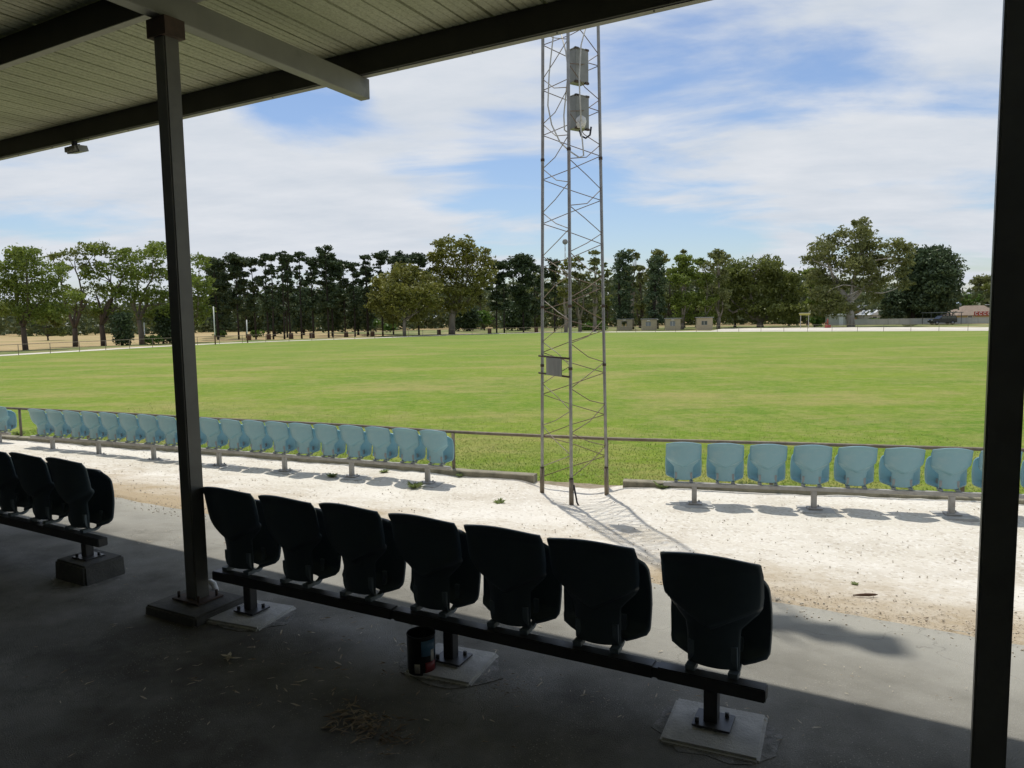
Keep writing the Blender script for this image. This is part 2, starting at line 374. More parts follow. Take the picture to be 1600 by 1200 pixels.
# boundary line of the oval (x, y), anticlockwise seen from above, starting close to the shelter
NEAR = [(-14.6, 17.6), (-10.81, 15.49), (-7.88, 14.33), (-5.17, 13.13), (-2.78, 12.18), (-.92, 11.26), (1.335, 10.42), (3.77, 9.80), (5.9, 9.2)]
def fence_y(x):
    xs = [-30, -20]+[p[0] for p in NEAR]+[9, 14, 22]; ys = [28.5, 21]+[p[1] for p in NEAR]+[8.5, 7.8, 7.4]
    return interp(x, xs, ys)
def terr(x, y):
    n = nof(x, y)
    z = GL*sstep(3.4, 8.6, n)*.25 + GL*.75*min(max((n-3.9)/4.0, 0), 1)
    fy = fence_y(x)
    d = math.exp(-(((x-.86)/.62)**4+((y-fy+.45)/.85)**2))
    z += -.115*d
    return z
ASPHALT_N = lambda x: interp(x, [-20, -3.5, 1.8, 8], [4.85, 5.02, 5.45, 5.35])
def edge_y(x):
    n = ASPHALT_N(x)+.10*mnoise.noise(Vector((x*.9, 0, 3)))+.05*mnoise.noise(Vector((x*4.1, 2, 3)))+.02*mnoise.noise(Vector((x*13, 2, 3)))
    return (n-.5*x)/.8660254
def asph(u, v):
    s = -24+40*u; n = -3.4+11.0*v; x, y, _ = to_world(s, n)
    return (x, y, terr(x, y)-.014-.06*sstep(.12, .35, y-edge_y(x))+.004*mnoise.noise(Vector((x*1.2, y*1.2, 0))))
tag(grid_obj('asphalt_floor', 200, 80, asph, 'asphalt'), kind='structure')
def grav(u, v):
    x = -24+38*u; y0 = edge_y(x); y1 = fence_y(x)-.02; y = y0+(y1-y0)*(v**1.0)
    z = terr(x, y)+.028*mnoise.noise(Vector((x*1.6, y*1.6, 5)))+.011*mnoise.noise(Vector((x*6, y*6, 5)))
    if v == 0: z = terr(x, y)-.02
    elif v < .02: z = max(z, terr(x, y)-.004)
    return (x, y, z)
tag(grid_obj('gravel_ground', 620, 90, grav, 'gravel'), kind='structure')

# oval field
OUT = [(-.92, 11.26), (1.335, 10.42), (3.77, 9.80), (5.9, 9.2), (9, 8.5), (14, 7.8), (22, 7.4), (34, 9.5), (52, 18), (68, 34), (77, 55), (74, 78)]
FAR = [at_field(x, y)[:2] for x, y in ((1545, 517), (1400, 517.5), (1250, 518), (1100, 518.5), (1000, 519), (850, 520), (700, 524), (600, 528), (400, 535), (270, 541), (130, 549), (0, 556.5))]
OUT += FAR+[(-47, 54), (-43, 42), (-34, 32), (-24, 24.2), (-14.6, 17.6), (-10.81, 15.49), (-7.88, 14.33), (-5.17, 13.13), (-2.78, 12.18)]
def catmull(P, k=6):
    R = []; n = len(P)
    for i in range(n):
        p0, p1, p2, p3 = [np.array(P[(i+j-1) % n]) for j in range(4)]
        for q in range(k):
            t = q/k
            R.append(tuple(.5*((2*p1)+(-p0+p2)*t+(2*p0-5*p1+4*p2-p3)*t*t+(-p0+3*p1-3*p2+p3)*t**3)))
    return R
OV = catmull(OUT)
CEN = (12.0, 66.0)
def scaled(k, j): # k: outward offset in metres
    p = OV[j]; a = OV[(j-1) % len(OV)]; b = OV[(j+1) % len(OV)]
    tx, ty = b[0]-a[0], b[1]-a[1]; l = math.hypot(tx, ty); nx, ny = ty/l, -tx/l
    if (p[0]-CEN[0])*nx+(p[1]-CEN[1])*ny < 0: nx, ny = -nx, -ny
    return (p[0]+nx*k, p[1]+ny*k)
nO = len(OV)
mb = MB()
rings = [0, .15, .4, .7, .9, .97, 1.0]
vs = [(CEN[0], CEN[1], zf(CEN[1]))]
for r in rings[1:]:
    for p in OV:
        x = CEN[0]+(p[0]-CEN[0])*r; y = CEN[1]+(p[1]-CEN[1])*r; vs.append((x, y, zf(y)))
fs = [(0, 1+j, 1+(j+1) % nO) for j in range(nO)]
for r in range(len(rings)-2):
    a = 1+r*nO; b = a+nO
    fs += [(a+j, b+j, b+(j+1) % nO, a+(j+1) % nO) for j in range(nO)]
mb.add(vs, fs)
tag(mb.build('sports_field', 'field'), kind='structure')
def ring(name, m, k0, k1, dz, keep=lambda p: True):
    mb = MB(); 
    for j in range(nO):
        j2 = (j+1) % nO
        if not (keep(OV[j]) and keep(OV[j2])): continue
        a0, a1 = scaled(k0(OV[j]), j), scaled(k1(OV[j]), j); b0, b1 = scaled(k0(OV[j2]), j2), scaled(k1(OV[j2]), j2)
        k = len(mb.v)
        mb.add([(p[0], p[1], zf(p[1])+dz) for p in (a0, a1, b1, b0)], [(0, 1, 2, 3)])
    return tag(mb.build(name, m), kind='structure')
far_side = lambda p: p[1] > 19 or p[0] > 14.5
ring('gravel_track', 'track', lambda p: -.1, lambda p: 2.6 if p[0] < 0 else (2.6+min(p[0], 40)*.12), .012, far_side)
ring('grass_verge', 'verge', lambda p: 2.0, lambda p: 12 if p[0] < -10 else 60, -.02, far_side)
# wide ground to the horizon, one sheet with a hole where the near ground lies lower than it
mb = MB(); 
NX, NY = 60, 60
def wide(u, v):
    x = -2600+5200*u; y = -300+3300*v
    return (x, y, zf(y)-.35-.0*abs(x))
tag(grid_obj('dry_paddock', 40, 40, lambda u, v: (-2600+5200*u, -900+3900*v, zf(max(-900+3900*v, 0))-.12-(.9 if (-900+3900*v) < 8 else 0)), 'straw'), kind='structure')
# pale car park on the far right
p0 = [at_field(x, y) for x, y in ((1110, 517.2), (1545, 515.5), (1545, 511.5), (1330, 511.5), (1130, 513.5))]
mb = MB(); mb.add([(p[0], p[1], p[2]+.03) for p in p0], [(0, 1, 2, 3, 4)]); tag(mb.build('gravel_car_park', 'track'), kind='structure')

# ------------------------------------------------------------------ low concrete edging walls under the boundary fence
def wall_between(x0, x1, ztop0, ztop1, label):
    mb = MB(); n = max(4, int((x1-x0)/.5)); pts = []
    e = empty('edging_wall', (x0, fence_y(x0), FB), 0, label, 'low wall', 'concrete edging walls below the boundary rail')
    ox, oy, oz = x0, fence_y(x0), FB
    secs = []
    for i in range(n+1):
        x = x0+(x1-x0)*i/n; y = fence_y(x)-.05; zt = ztop0+(ztop1-ztop0)*i/n
        t = math.atan2(fence_y(x+.1)-fence_y(x-.1), .2); nx, ny = -math.sin(t), math.cos(t)
        a = (x-nx*.10, y-ny*.10); b = (x+nx*.07, y+ny*.07)
        secs.append([(a[0]-ox, a[1]-oy, FB-.15-oz), (a[0]-ox, a[1]-oy, zt-.012-oz), (a[0]-ox+nx*.012, a[1]-oy+ny*.012, zt-oz), (b[0]-ox-nx*.012, b[1]-oy-ny*.012, zt-oz), (b[0]-ox, b[1]-oy, zt-.012-oz), (b[0]-ox, b[1]-oy, FB-.15-oz)])
    vs = [p for s_ in secs for p in s_]
    fs = [(i*6+j, i*6+(j+1) % 6, (i+1)*6+(j+1) % 6, (i+1)*6+j) for i in range(n) for j in range(6)]
    fs += [tuple(range(6)), tuple(n*6+j for j in range(6))[::-1]]
    mb.add(vs, fs); mb.build('wall', 'wall_concrete', e)
wall_between(-20, .33, -.46, -.445, 'low concrete edging wall running left from the lattice tower behind the long blue bench')
wall_between(1.56, 14, -.45, -.52, 'low concrete edging wall running right from the lattice tower behind the right blue bench')
# dirt strip in the gap
def dirt(u, v):
    x = .25+1.4*u; y = fence_y(x)-.10+.62*v+.05*mnoise.noise(Vector((x*4, v*3, 0))); return (x, y, FB+.012+.02*mnoise.noise(Vector((x*5, y*5, 0)))*(v*(1-v)*4))
tag(grid_obj('dirt_strip', 40, 14, dirt, 'dirt'), kind='structure')

# ------------------------------------------------------------------ boundary fences
RZ = .12
def rail_fence(pts, zr, step_pts, label, rad, prad, zbase):
    o = pts[0]; e = empty('boundary_fence', (o[0], o[1], zbase(o)), 0, label, 'fence')
    ez = zbase(o)
    mb = MB(); mb.tube([(p[0]-o[0], p[1]-o[1], zr(p)-ez) for p in pts], rad, 8); mb.build('rail', 'fence_pipe', e)
    for p in step_pts:
        mb = MB(); mb.tube([(p[0]-o[0], p[1]-o[1], zbase(p)-.1-ez), (p[0]-o[0], p[1]-o[1], zr(p)-rad*.6-ez)], prad, 8); mb.build('post', 'fence_pipe', e)
xs_ = np.arange(-24, 14.1, .6)
rail_fence([(x, fence_y(x)) for x in xs_], lambda p: RZ+.0*p[0], [(x, fence_y(x)) for x in (-18, -15.8, -13.6, -12.0, -10.25, -8.45, -6.9, -5.0, -3.1, -.92, 1.335, 3.5, 5.72, 8, 10.3, 12.5)],
           'brown steel pipe boundary rail right behind the blue benches', .024, .026, lambda p: FB)
fpts = [scaled(.05, j)+(j,) for j in range(nO) if OV[j][1] > 30 and OV[j][1] > 35-OV[j][0]*.0]
seq = []
js = [j for j in range(nO) if OV[j][1] > 40]
js.sort()
seq = [scaled(.1, j) for j in js]
# resample posts every 3.2 m
posts = []; acc = 0
for a, b in zip(seq[:-1], seq[1:]):
    L = math.hypot(b[0]-a[0], b[1]-a[1]); 
    if L > 15: continue
    while acc < L: posts.append((a[0]+(b[0]-a[0])*acc/L, a[1]+(b[1]-a[1])*acc/L)); acc += 3.3
    acc -= L
def in_view(p): return p[1] > 20 and abs(p[0]/p[1]) < .74
posts = [p for p in posts if in_view(p)][:96]
rail_fence([p for p in seq if in_view(p)], lambda p: zf(p[1])+.95, posts, 'thin far boundary rail fence along the pale track across the oval', .026, .03, lambda p: zf(p[1]))

# ------------------------------------------------------------------ shelter
sh = empty('shelter', (0, 0, 0), ANG, 'open steel shelter with ribbed metal roof, dark posts and edge beam framing the view', 'shelter')
SL = -.026
def rz_(n): return 3.76+SL*(n-3.1)      # underside of rafters
RD, PD = .165, .19
def rafter(s):
    mb = MB(); n0, n1 = -3.4, 4.95
    vs = []
    hw = .05
    for n, e in ((n0, 0), (n1, 0)):
        for ds, dz in ((-hw, 0), (hw, 0), (hw, RD), (-hw, RD)): vs.append((s+ds, n, rz_(n)+dz))
    mb.add(vs, [(0, 1, 2, 3), (4, 7, 6, 5), (0, 4, 5, 1), (1, 5, 6, 2), (2, 6, 7, 3), (3, 7, 4, 0)])
    o = mb.build('rafter', 'rafter_paint', sh); bv = o.modifiers.new('b', 'BEVEL'); bv.width = .006; bv.segments = 2
RPS = [-16.5, -12.2, -4.235, .207, 4.65]
for s in RPS: rafter(s)
def purlin(n, name='purlin'):
    mb = MB(); z = rz_(n)+RD+.002; s0, s1 = -22, 7
    # C section: web on the far side, lips
    mb.prism([(n-.012, z), (n+.008, z), (n+.008, z+PD), (n-.012, z+PD)], 'x', s0, s1)
    o = mb.build(name, 'purlin_steel', sh)
    m2 = MB(); m2.prism([(n-.012, z-.006), (n+.052, z-.004), (n+.052, z+.012), (n+.0085, z+.012), (n+.0085, z-.0005), (n-.012, z-.0005)], 'x', s0, s1)
    l = m2.build('lip', 'purlin_lip', o)
for n in (-2.4, -.6, 1.3, 3.24): purlin(n)
# edge beam
n = 4.86; z = rz_(n)+RD+.002
mb = MB(); mb.prism([(n-.03, z), (n+.03, z), (n+.03, z+PD), (n-.03, z+PD)], 'x', -22, 7); eb = mb.build('edge_beam', 'purlin_steel', sh)
mb = MB(); mb.prism([(n-.005, z-.006), (n+.055, z-.006), (n+.055, z+.03), (n+.031, z+.03), (n+.031, z-.001), (n-.005, z-.001)], 'x', -22, 7); mb.build('lip', 'purlin_lip', eb)
# small black bolts on the lip
for i in range(16): mb = MB(); mb.cyl((-9.5+i*.71, n+.01, z-.012), .006, .006, 6); mb.build('bolt', 'black_rubber', eb)
# roof sheet: pans with upstanding ribs, seen as dark grooves from below
mb = MB(); pitch = .2166; s = -21.95; prof = []; kk = 0
while s < 7:
    wg = .030 if kk % 2 else .021; kk += 1
    prof += [(s, 0), (s+pitch*.28, 0), (s+pitch*.31, .006), (s+pitch*.34, .006), (s+pitch*.37, 0), (s+pitch*.58, 0), (s+pitch*.61, .006), (s+pitch*.64, .006), (s+pitch*.67, 0), (s+pitch-wg, 0), (s+pitch-wg+.004, .03), (s+pitch-.004, .03)]
    s += pitch
k = len(prof); vs = []
for nn in (-3.5, 4.95):
    zb = rz_(nn)+RD+PD+.006
    vs += [(p[0], nn, zb+p[1]) for p in prof]
mb.add(vs, [(i, i+1, k+i+1, k+i) for i in range(k-1)])
rf = mb.build('roof_sheet', 'roof', sh, recalc=False); sm = rf.modifiers.new('s', 'SOLIDIFY'); sm.thickness = .0015; sm.offset = 1
# opaque cover on top so the ribs read as shadowed grooves
mb = MB()
vs = []
for nn in (-3.5, 4.95):
    zb = rz_(nn)+RD+PD+.045
    vs += [(-22, nn, zb), (7, nn, zb), (7, nn, zb+.02), (-22, nn, zb+.02)]
mb.add(vs, [(0, 1, 2, 3), (4, 7, 6, 5), (0, 4, 5, 1), (1, 5, 6, 2), (2, 6, 7, 3), (3, 7, 4, 0)])
mb.build('roof_top', 'rafter_paint', sh)
def post(s, n=3.09, block=True):
    mb = MB(); mb.box((s, n, 3.75/2), (.106, .106, 3.73), bev=.008); p = mb.build('post', 'post_paint', sh)
    mb = MB(); mb.box((s, n, .055), (.26, .2, .012)); 
    for a, b in ((-.1, -.07), (.1, -.07), (-.1, .07), (.1, .07)): mb.cyl((s+a, n+b, .055), .009, .045, 8)
    mb.build('base_plate', 'rust', p)
    mb = MB(); mb.box((s+.0, n, 3.70), (.18, .14, .11)); mb.build('cap_plate', 'rust', p)
    mb = MB(); mb.box((s+.02, n-.03, -.02), (.5, .42, .13), rz=.03, taper=.97, bev=.012); mb.build('footing', 'concrete_dark', p)
for s in RPS: post(s)
mb = MB(); mb.box((-7.5, -3.46, 1.9), (29, .1, 4.0)); mb.build('back_wall', 'wall_dark', sh)
for s_, nm in ((6.95, 'shade_end_wall'), (-21.9, 'shade_end_wall')):  # unseen walls added at both ends to keep light off the floor
    mb = MB(); mb.box((s_, -.4, 1.9), (.1, 6.0, 3.9)); mb.build(nm, 'wall_dark', sh)

# floodlight hung from the edge beam
lp = to_world(-8.28, 4.83, rz_(4.86)+RD-.004)
e = empty('floodlight', lp, ANG, 'small black floodlight hanging under the edge beam left of the post', 'floodlight')
mb = MB(); mb.box((0, 0, -.035), (.05, .05, .06)); mb.tube([(-.11, 0, -.06), (.11, 0, -.06)], .008, 6); e.scale = (.85,)*3; mb.build('bracket', 'black_rubber', e)
mb = MB(); mb.prism([(-.05, -.075), (.08, -.065), (.10, -.13), (-.02, -.155)], 'x', -.14, .14)
for i in range(6): mb.box((-.11+i*.044, -.045, -.115), (.006, .05, .06))
mb.build('housing', 'box_grey', e)
mb = MB(); mb.prism([(.084, -.072), (.092, -.072), (.108, -.128), (.10, -.128)], 'x', -.12, .12); mb.build('glass', 'glass_pale', e)

# ------------------------------------------------------------------ seats
ZT = .535
def backrest(matn, parent):
    def f(u, v):
        x1 = 2*u-1; z = .03+(ZT-.03)*v
        w = interp(z, [.03, .16, .215, .25, .29, .33, .38, .47, .515, .535], [.116, .118, .124, .158, .198, .219, .226, .227, .225, .221])
        zc = z+.034*(1-abs(x1)**2.0)*sstep(.5, 1, v)-.008*sstep(.5, 1, v)
        y = -.075*sstep(.10, .62, z)*1.3+.012
        y += abs(x1)**2.2*(.04+.03*sstep(.2, .3, z))
        y -= .042*sstep(0, .028, z-(.205+.105*abs(x1)**1.3))*(1-.45*abs(x1)**8)*(1-.45*sstep(.25, .5, z))
        y -= .02*sstep(.48, .535, z)
        return (x1*w, y, zc)
    o = grid_obj('backrest', 26, 64, f, matn, parent)
    m = o.modifiers.new('s', 'SOLIDIFY'); m.thickness = .015; m.offset = 0
    return o
def pan(matn, parent):
    def f(u, v):
        x1 = 2*u-1; z = .034+.396*v
        w = interp(z, [.034, .048, .060, .074, .2, .28, .36, .40, .43], [.125, .165, .212, .232, .238, .235, .226, .205, .155])
        y = .195-.045*abs(x1)**2.4+.018*math.sin(v*3.14)
        y -= .03*sstep(.85, 1, v); y -= .05*sstep(.16, 0, v)
        return (x1*w, y, z)
    o = grid_obj('seat_pan', 20, 24, f, matn, parent)
    m = o.modifiers.new('s', 'SOLIDIFY'); m.thickness = .018; m.offset = 0
    return o
def bracket(matn, parent, sx):
    mb = MB(); pts = []
    for i in range(15):
        a = math.pi*(1.0+i/14.0); pts.append((.096+.066*math.cos(a), .090+.086*math.sin(a)))
    pts = [(.03, .13)]+pts+[(.157, .13)]
    t = .012; vs = []; n = len(pts)
    for i, p in enumerate(pts):
        a = pts[max(i-1, 0)]; b = pts[min(i+1, n-1)]; dx, dz = b[0]-a[0], b[1]-a[1]; l = math.hypot(dx, dz); nx, nz = dz/l, -dx/l
        for sgn, off in ((-1, 1), (1, 1), (1, -1), (-1, -1)): vs.append((sx+sgn*.014, p[0]+nx*t*off*.7, p[1]+nz*t*off*.7))
    fs = [(i*4+j, i*4+(j+1) % 4, (i+1)*4+(j+1) % 4, (i+1)*4+j) for i in range(n-1) for j in range(4)]+[(0, 1, 2, 3), tuple((n-1)*4+j for j in range(4))]
    mb.add(vs, fs); mb.box((sx, .03, .012), (.045, .06, .022)); return mb.build('bracket', matn, parent)
def make_seat(mn, bn):
    e = empty('tip_up_seat')
    backrest(mn, e); pan(mn, e)
    for sx in (-.098, .098): bracket(bn, e, sx)
    return e
# prototypes are used as the first seat of a bench
protos = {}
def bench(label, cat, P0, P1, seats, legs, zg, mn, bn, beamm, padm, scale=1.0, block=0.0, joints=(), zb=.28, pads=True, stretch=1.0):
    """P0,P1 ends of the beam; seats/legs distances along it."""
    dx, dy = P1[0]-P0[0], P1[1]-P0[1]; L = math.hypot(dx, dy); a = math.atan2(dy, dx)
    e = empty('bench_row', (P0[0], P0[1], zg), a, label, cat, 'rows of tip-up seats on steel beams')
    zb = zb*scale; bh = .062 if scale == 1 else .046
    js = [0]+list(joints)+[L]
    for i in range(len(js)-1):
        mb = MB(); x0 = js[i]+(.018 if i else 0); x1 = js[i+1]
        mb.box(((x0+x1)/2, 0, zb-bh/2), (x1-x0, .075 if scale == 1 else .062, bh), bev=.005); bm_ = mb.build('beam', beamm, e)
    for x in joints:
        mb = MB(); mb.box((x+.008, 0, zb-bh/2), (.12, .060, bh*.8)); mb.build('joiner', beamm, e)
    for k, x in enumerate(legs):
        mb = MB(); mb.box((x, 0, (zb-bh+block)/2), (.062, .062, zb-bh-block), bev=.004); lg = mb.build('leg', beamm, e)
        mb = MB(); mb.box((x+.01, .0, block+.019), (.17, .15, .010), rz=.03)
        for u, v in ((-.055, -.05), (.06, .05)): mb.cyl((x+u, v, block+.016), .011, .028, 6)
        mb.build('base_plate', beamm, lg)
        if pads:
            rng = random.Random(k*7+int(P0[0]*10))
            if block: mb = MB(); mb.box((x+.02, 0, block/2-.04), (.40, .32, block+.105), bev=.015, taper=.96)
            else: mb = MB(); mb.box((x+.02, -.02, -.036), (.40+.06*rng.random(), .36+.06*rng.random(), .085), rz=.15*rng.random(), bev=.012, taper=.95)
            pd = mb.build('footing', padm, lg)
            if scale == 1:
                mb = MB(); q = [(x+.03+(.22+.07*rng.random())*math.cos(i*.3927)*1.12, -.03+(.20+.07*rng.random())*math.sin(i*.3927)) for i in range(16)]
                mb.prism(q, 'z', -.03, -.0105); mb.build('mortar_patch', 'mortar', pd)
    for x in seats:
        key = mn
        if key not in protos:
            s_ = make_seat(mn, bn); protos[key] = s_
        else: s_ = copy_tree(protos[key])
        s_.parent = e; s_.location = (x, 0, zb+.001); s_.scale = (scale, scale, scale*stretch); s_.rotation_euler = (random.uniform(-.02, .02), random.uniform(-.008, .008), random.uniform(-.03, .03))
        for ch in s_.children:
            if ch.name.startswith('seat_pan'): ch.rotation_euler.x = random.uniform(-.06, .02)
    return e
def W2(s, n): return to_world(s, n)[:2]
ss = [-3.96, -3.44, -2.95, -2.43, -1.925, -1.425, -.855]
s0, s1 = -4.14, -.61
near_b = bench('dark row of seven tip-up seats in the shade, right of the post', 'bench', W2(s0, 3.17), W2(s1, 3.28), [s-s0 for s in ss], [-3.83-s0, -2.28-s0, -.85-s0], 0, 'seat_blue_shaded', 'bracket_dark', 'beam_dark', 'concrete', joints=[-2.66-s0, -1.12-s0], zb=.235, stretch=1.065)
s0, s1 = -12.2, -5.30
bench('dark row of tip-up seats in the shade, left of the post', 'bench', W2(s0, 3.10), W2(s1, 3.10), [s-s0 for s in (-5.67, -6.18, -6.70, -7.22, -7.74, -8.26, -8.78, -9.3, -9.82)], [-5.51-s0, -7.65-s0, -9.5-s0, -11.3-s0], 0, 'seat_blue_shaded', 'bracket_dark', 'beam_dark', 'concrete_dark', block=.12, zb=.305, stretch=1.05)
# far rows
def line_bench(pxs, ztop, spacing_x0, nseats, label, legs_px, zg, sc, ext=.25, skip=()):
    pass
P_a = np.array([-1.12, 10.25]); P_b = np.array([-9.0, 13.62])
def far_bench(A, B, n, label, legs, zg, sc, e0=.25, e1=.25):
    """A: first seat centre (left end), B: last seat centre (right end)."""
    d = (B-A); L = np.linalg.norm(d); d = d/L
    s = [e0+L*i/(n-1) for i in range(n)]
    P0 = A-d*e0; P1 = B+d*e1
    return bench(label, 'bench', tuple(P0), tuple(P1), s, [e0+l*L for l in legs], zg, 'seat_blue', 'bracket_grey', 'galv', 'concrete', scale=sc, zb=.29)
ZG = GL
SC = .95
TOPZ = ZG+(.29+.535)*SC
def seat_c(px, py, ang):   # centre of a seat from its upper left corner in the photograph
    p = at_z(px, py, TOPZ); return np.array([p[0]+.215*math.cos(ang)-.10*math.sin(ang)*-1*0, p[1]+.215*math.sin(ang)])+np.array([-math.sin(ang), math.cos(ang)])*.09
aL = math.atan(-.427); aR = math.atan(-.236)
A = seat_c(40, 640, aL); B = seat_c(653, 673, aL)
far_bench(A, B, 19, 'long sunlit row of light blue tip-up seats left of the lattice tower', [.04, .185, .345, .52, .68, .83, .985], ZG, SC)
A = seat_c(1041, 693, aR); d = (seat_c(1459, 703, aR)-A)/6
far_bench(A, A+d*13, 14, 'sunlit row of light blue tip-up seats right of the lattice tower', [.02, .235, .465, .7, .95], ZG, SC)
A2 = seat_c(-3, 636, aL); d = np.array([math.cos(aL), math.sin(aL)])
A2 = A2-d*.32
far_bench(A2-d*2.5, A2, 6, 'end of another light blue seat row cut off at the far left', [.05, .5, .97], ZG, SC)

# ------------------------------------------------------------------ lattice tower
TB = [at_z(847, 773, -.62), at_z(893, 794, -.62), at_z(948, 773, -.62)]
cx0 = sum(p[0] for p in TB)/3; cy0 = sum(p[1] for p in TB)/3; tz = -.66
tower = empty('lattice_tower', (cx0, cy0, tz), 0, 'tall three-legged lattice light tower with rusty braces beside the boundary rail', 'light tower')
def leg_p(i, h):
    k = 1-.031*h
    return Vector(((TB[i][0]-cx0)*k, (TB[i][1]-cy0)*k, h))
TH = 15.6
for i in range(3):
    mb = MB(); mb.tube([leg_p(i, h) for h in (0, 1.5, 3, 4.5, 6, 9, 12, TH)], [.0215]*8, 10); lg = mb.build('leg', 'galv_pale', tower)
    mb = MB(); mb.tube([leg_p(i, 0), leg_p(i, .42)], .032, 10); mb.tube([leg_p(i, -.1), leg_p(i, .02)], .05, 10); mb.build('sleeve', 'fence_pipe', lg)
    for h in (.42, 1.86, 2.66, 4.62, 7.6, 10.6): mb = MB(); mb.tube([leg_p(i, h-.018), leg_p(i, h+.018)], .027, 10); mb.build('collar', 'rust', lg)
rng = random.Random(5)
for fi, (a, b, off, mm) in enumerate(((0, 2, 0.0, 'rod_rust'), (0, 1, .29, 'rod_pale'), (1, 2, .29, 'rod_rust'))):
    mb = MB(); h = .30+off*.5; side = 0; st = .29
    while h < TH-.5:
        pa = leg_p(a if side == 0 else b, h); pb = leg_p(b if side == 0 else a, h+st)
        m = (pa+pb)/2; sag = Vector((rng.uniform(-.02, .02), rng.uniform(-.03, .03), rng.uniform(-.085, .03) if fi else rng.uniform(-.02, .015)))
        q = [pa, pa.lerp(m+sag, .55), m+sag, pb.lerp(m+sag, .45), pb]
        mb.tube(q, .0058, 5)
        h += st; side ^= 1
    mb.build('bracing', mm, tower)
# plate and its straps, between left and front legs
def onface(i, j, t, h): return leg_p(i, h).lerp(leg_p(j, h), t)
hp = px_height(870, 572, 9.9)-tz
for dh in (-.11, .125):
    mb = MB(); p, q = leg_p(0, hp+dh), leg_p(1, hp+dh); nrm = Vector((q-p)).cross(Vector((0, 0, 1))).normalized()
    mb.tube([p-(q-p).normalized()*.04+nrm*.03, q+(q-p).normalized()*.02+nrm*.03], .014, 6); mb.build('strap', 'rust', tower)
p = onface(0, 1, .30, hp); q = onface(0, 1, .84, hp); ang = math.atan2(q.y-p.y, q.x-p.x); c = (p+q)/2; nrm = Vector((math.sin(ang), -math.cos(ang), 0))
mb = MB(); mb.box(tuple(c+nrm*.06), ((q-p).length, .012, .235), rz=ang, bev=.003); mb.build('sheet_plate', 'plate_grey', tower)
# two ballast boxes between the front and right legs
for yy in (102, 175):
    hb = px_height(905, yy, 9.75)-tz
    p = onface(1, 2, .12, hb); q = onface(1, 2, .62, hb); c = (p+q)/2+Vector((-.02, .10, 0)); ang = .62
    mb = MB(); mb.box(tuple(c), (.22, .17, .40), rz=ang, bev=.004); bx = mb.build('ballast_box', 'box_grey', tower)
    mb = MB(); R = Matrix.Rotation(ang, 3, 'Z')
    for sx in (-1, 1):
        for sz in (-1, 1):
            mb.box(tuple(c+R @ Vector((sx*.085, -.075, sz*.205))), (.06, .03, .025), rz=ang)
    mb.build('corner_clip', 'rust', bx)
    mb = MB(); mb.box(tuple(c+R @ Vector((0, 0, .206))), (.23, .18, .012), rz=ang); mb.build('lid', 'rafter_paint', bx)
    if yy == 175:
        g = c+R @ Vector((-.06, -.12, -.14)); mb = MB(); mb.tube([g+Vector((0, 0, -.07)), g+Vector((0, 0, .0)), g+Vector((0, 0, .05)), g+Vector((0, 0, .08))], [.05, .07, .06, .02], 12); mb.build('lamp_globe', 'white_pvc', bx)
        b0 = g+Vector((.06, 0, -.1)); mb = MB(); mb.tube([b0+Vector((.07, 0, .04)), b0+Vector((.055, 0, -.06)), b0+Vector((0, 0, -.1)), b0+Vector((-.06, 0, -.07)), b0+Vector((-.08, 0, .0))], .012, 8); mb.build('cable_loop', 'black_rubber', bx)
def P(px, py, D): return Vector((px_x(px, py, D)-cx0, D-cy0, px_height(px, py, D)-tz))
for pts in ([(866, 20, 9.9), (864, 60, 9.9), (858, 115, 9.9), (856, 165, 9.8), (862, 195, 9.8), (875, 222, 9.8), (890, 236, 9.7), (905, 246, 9.6), (912, 243, 9.6), (910, 220, 9.6), (906, 190, 9.6)],
            [(876, 50, 9.8), (884, 80, 9.7), (888, 110, 9.6), (884, 150, 9.6), (881, 180, 9.6), (882, 203, 9.6), (886, 206, 9.6)],
            [(916, 40, 9.7), (908, 70, 9.7), (905, 120, 9.55), (906, 150, 9.55), (908, 190, 9.55)]):
    mb = MB(); mb.tube([P(*q) for q in pts], .009, 6); mb.build('cable', 'cable_white', tower)
mb = MB(); mb.tube([leg_p(1, .35)+Vector((.03, -.01, 0)), leg_p(1, .12)+Vector((.07, -.03, 0)), leg_p(1, .0)+Vector((.12, -.04, .02))], .012, 6); mb.build('cable', 'black_rubber', tower)
# head with floodlights, above the picture; its shadow falls on the asphalt
mb = MB(); 
ax = Vector((.80, -.6, 0)).normalized()*.62
mb.tube([Vector((.1, 0, TH-.3))-ax*.9, Vector((.1, 0, TH-.3))+ax*.9], .035, 8); hd = mb.build('crossarm', 'galv_pale', tower)
for t in (-.75, -.25, .25, .75):
    c = Vector((.1, 0, TH-.05))+ax*t
    mb = MB(); mb.tube([c+Vector((0, -.10, .02)), c, c+Vector((0, .2, -.12)), c+Vector((0, .24, -.14))], [.10, .16, .23, .23], 14); mb.build('floodlight', 'box_grey', hd)

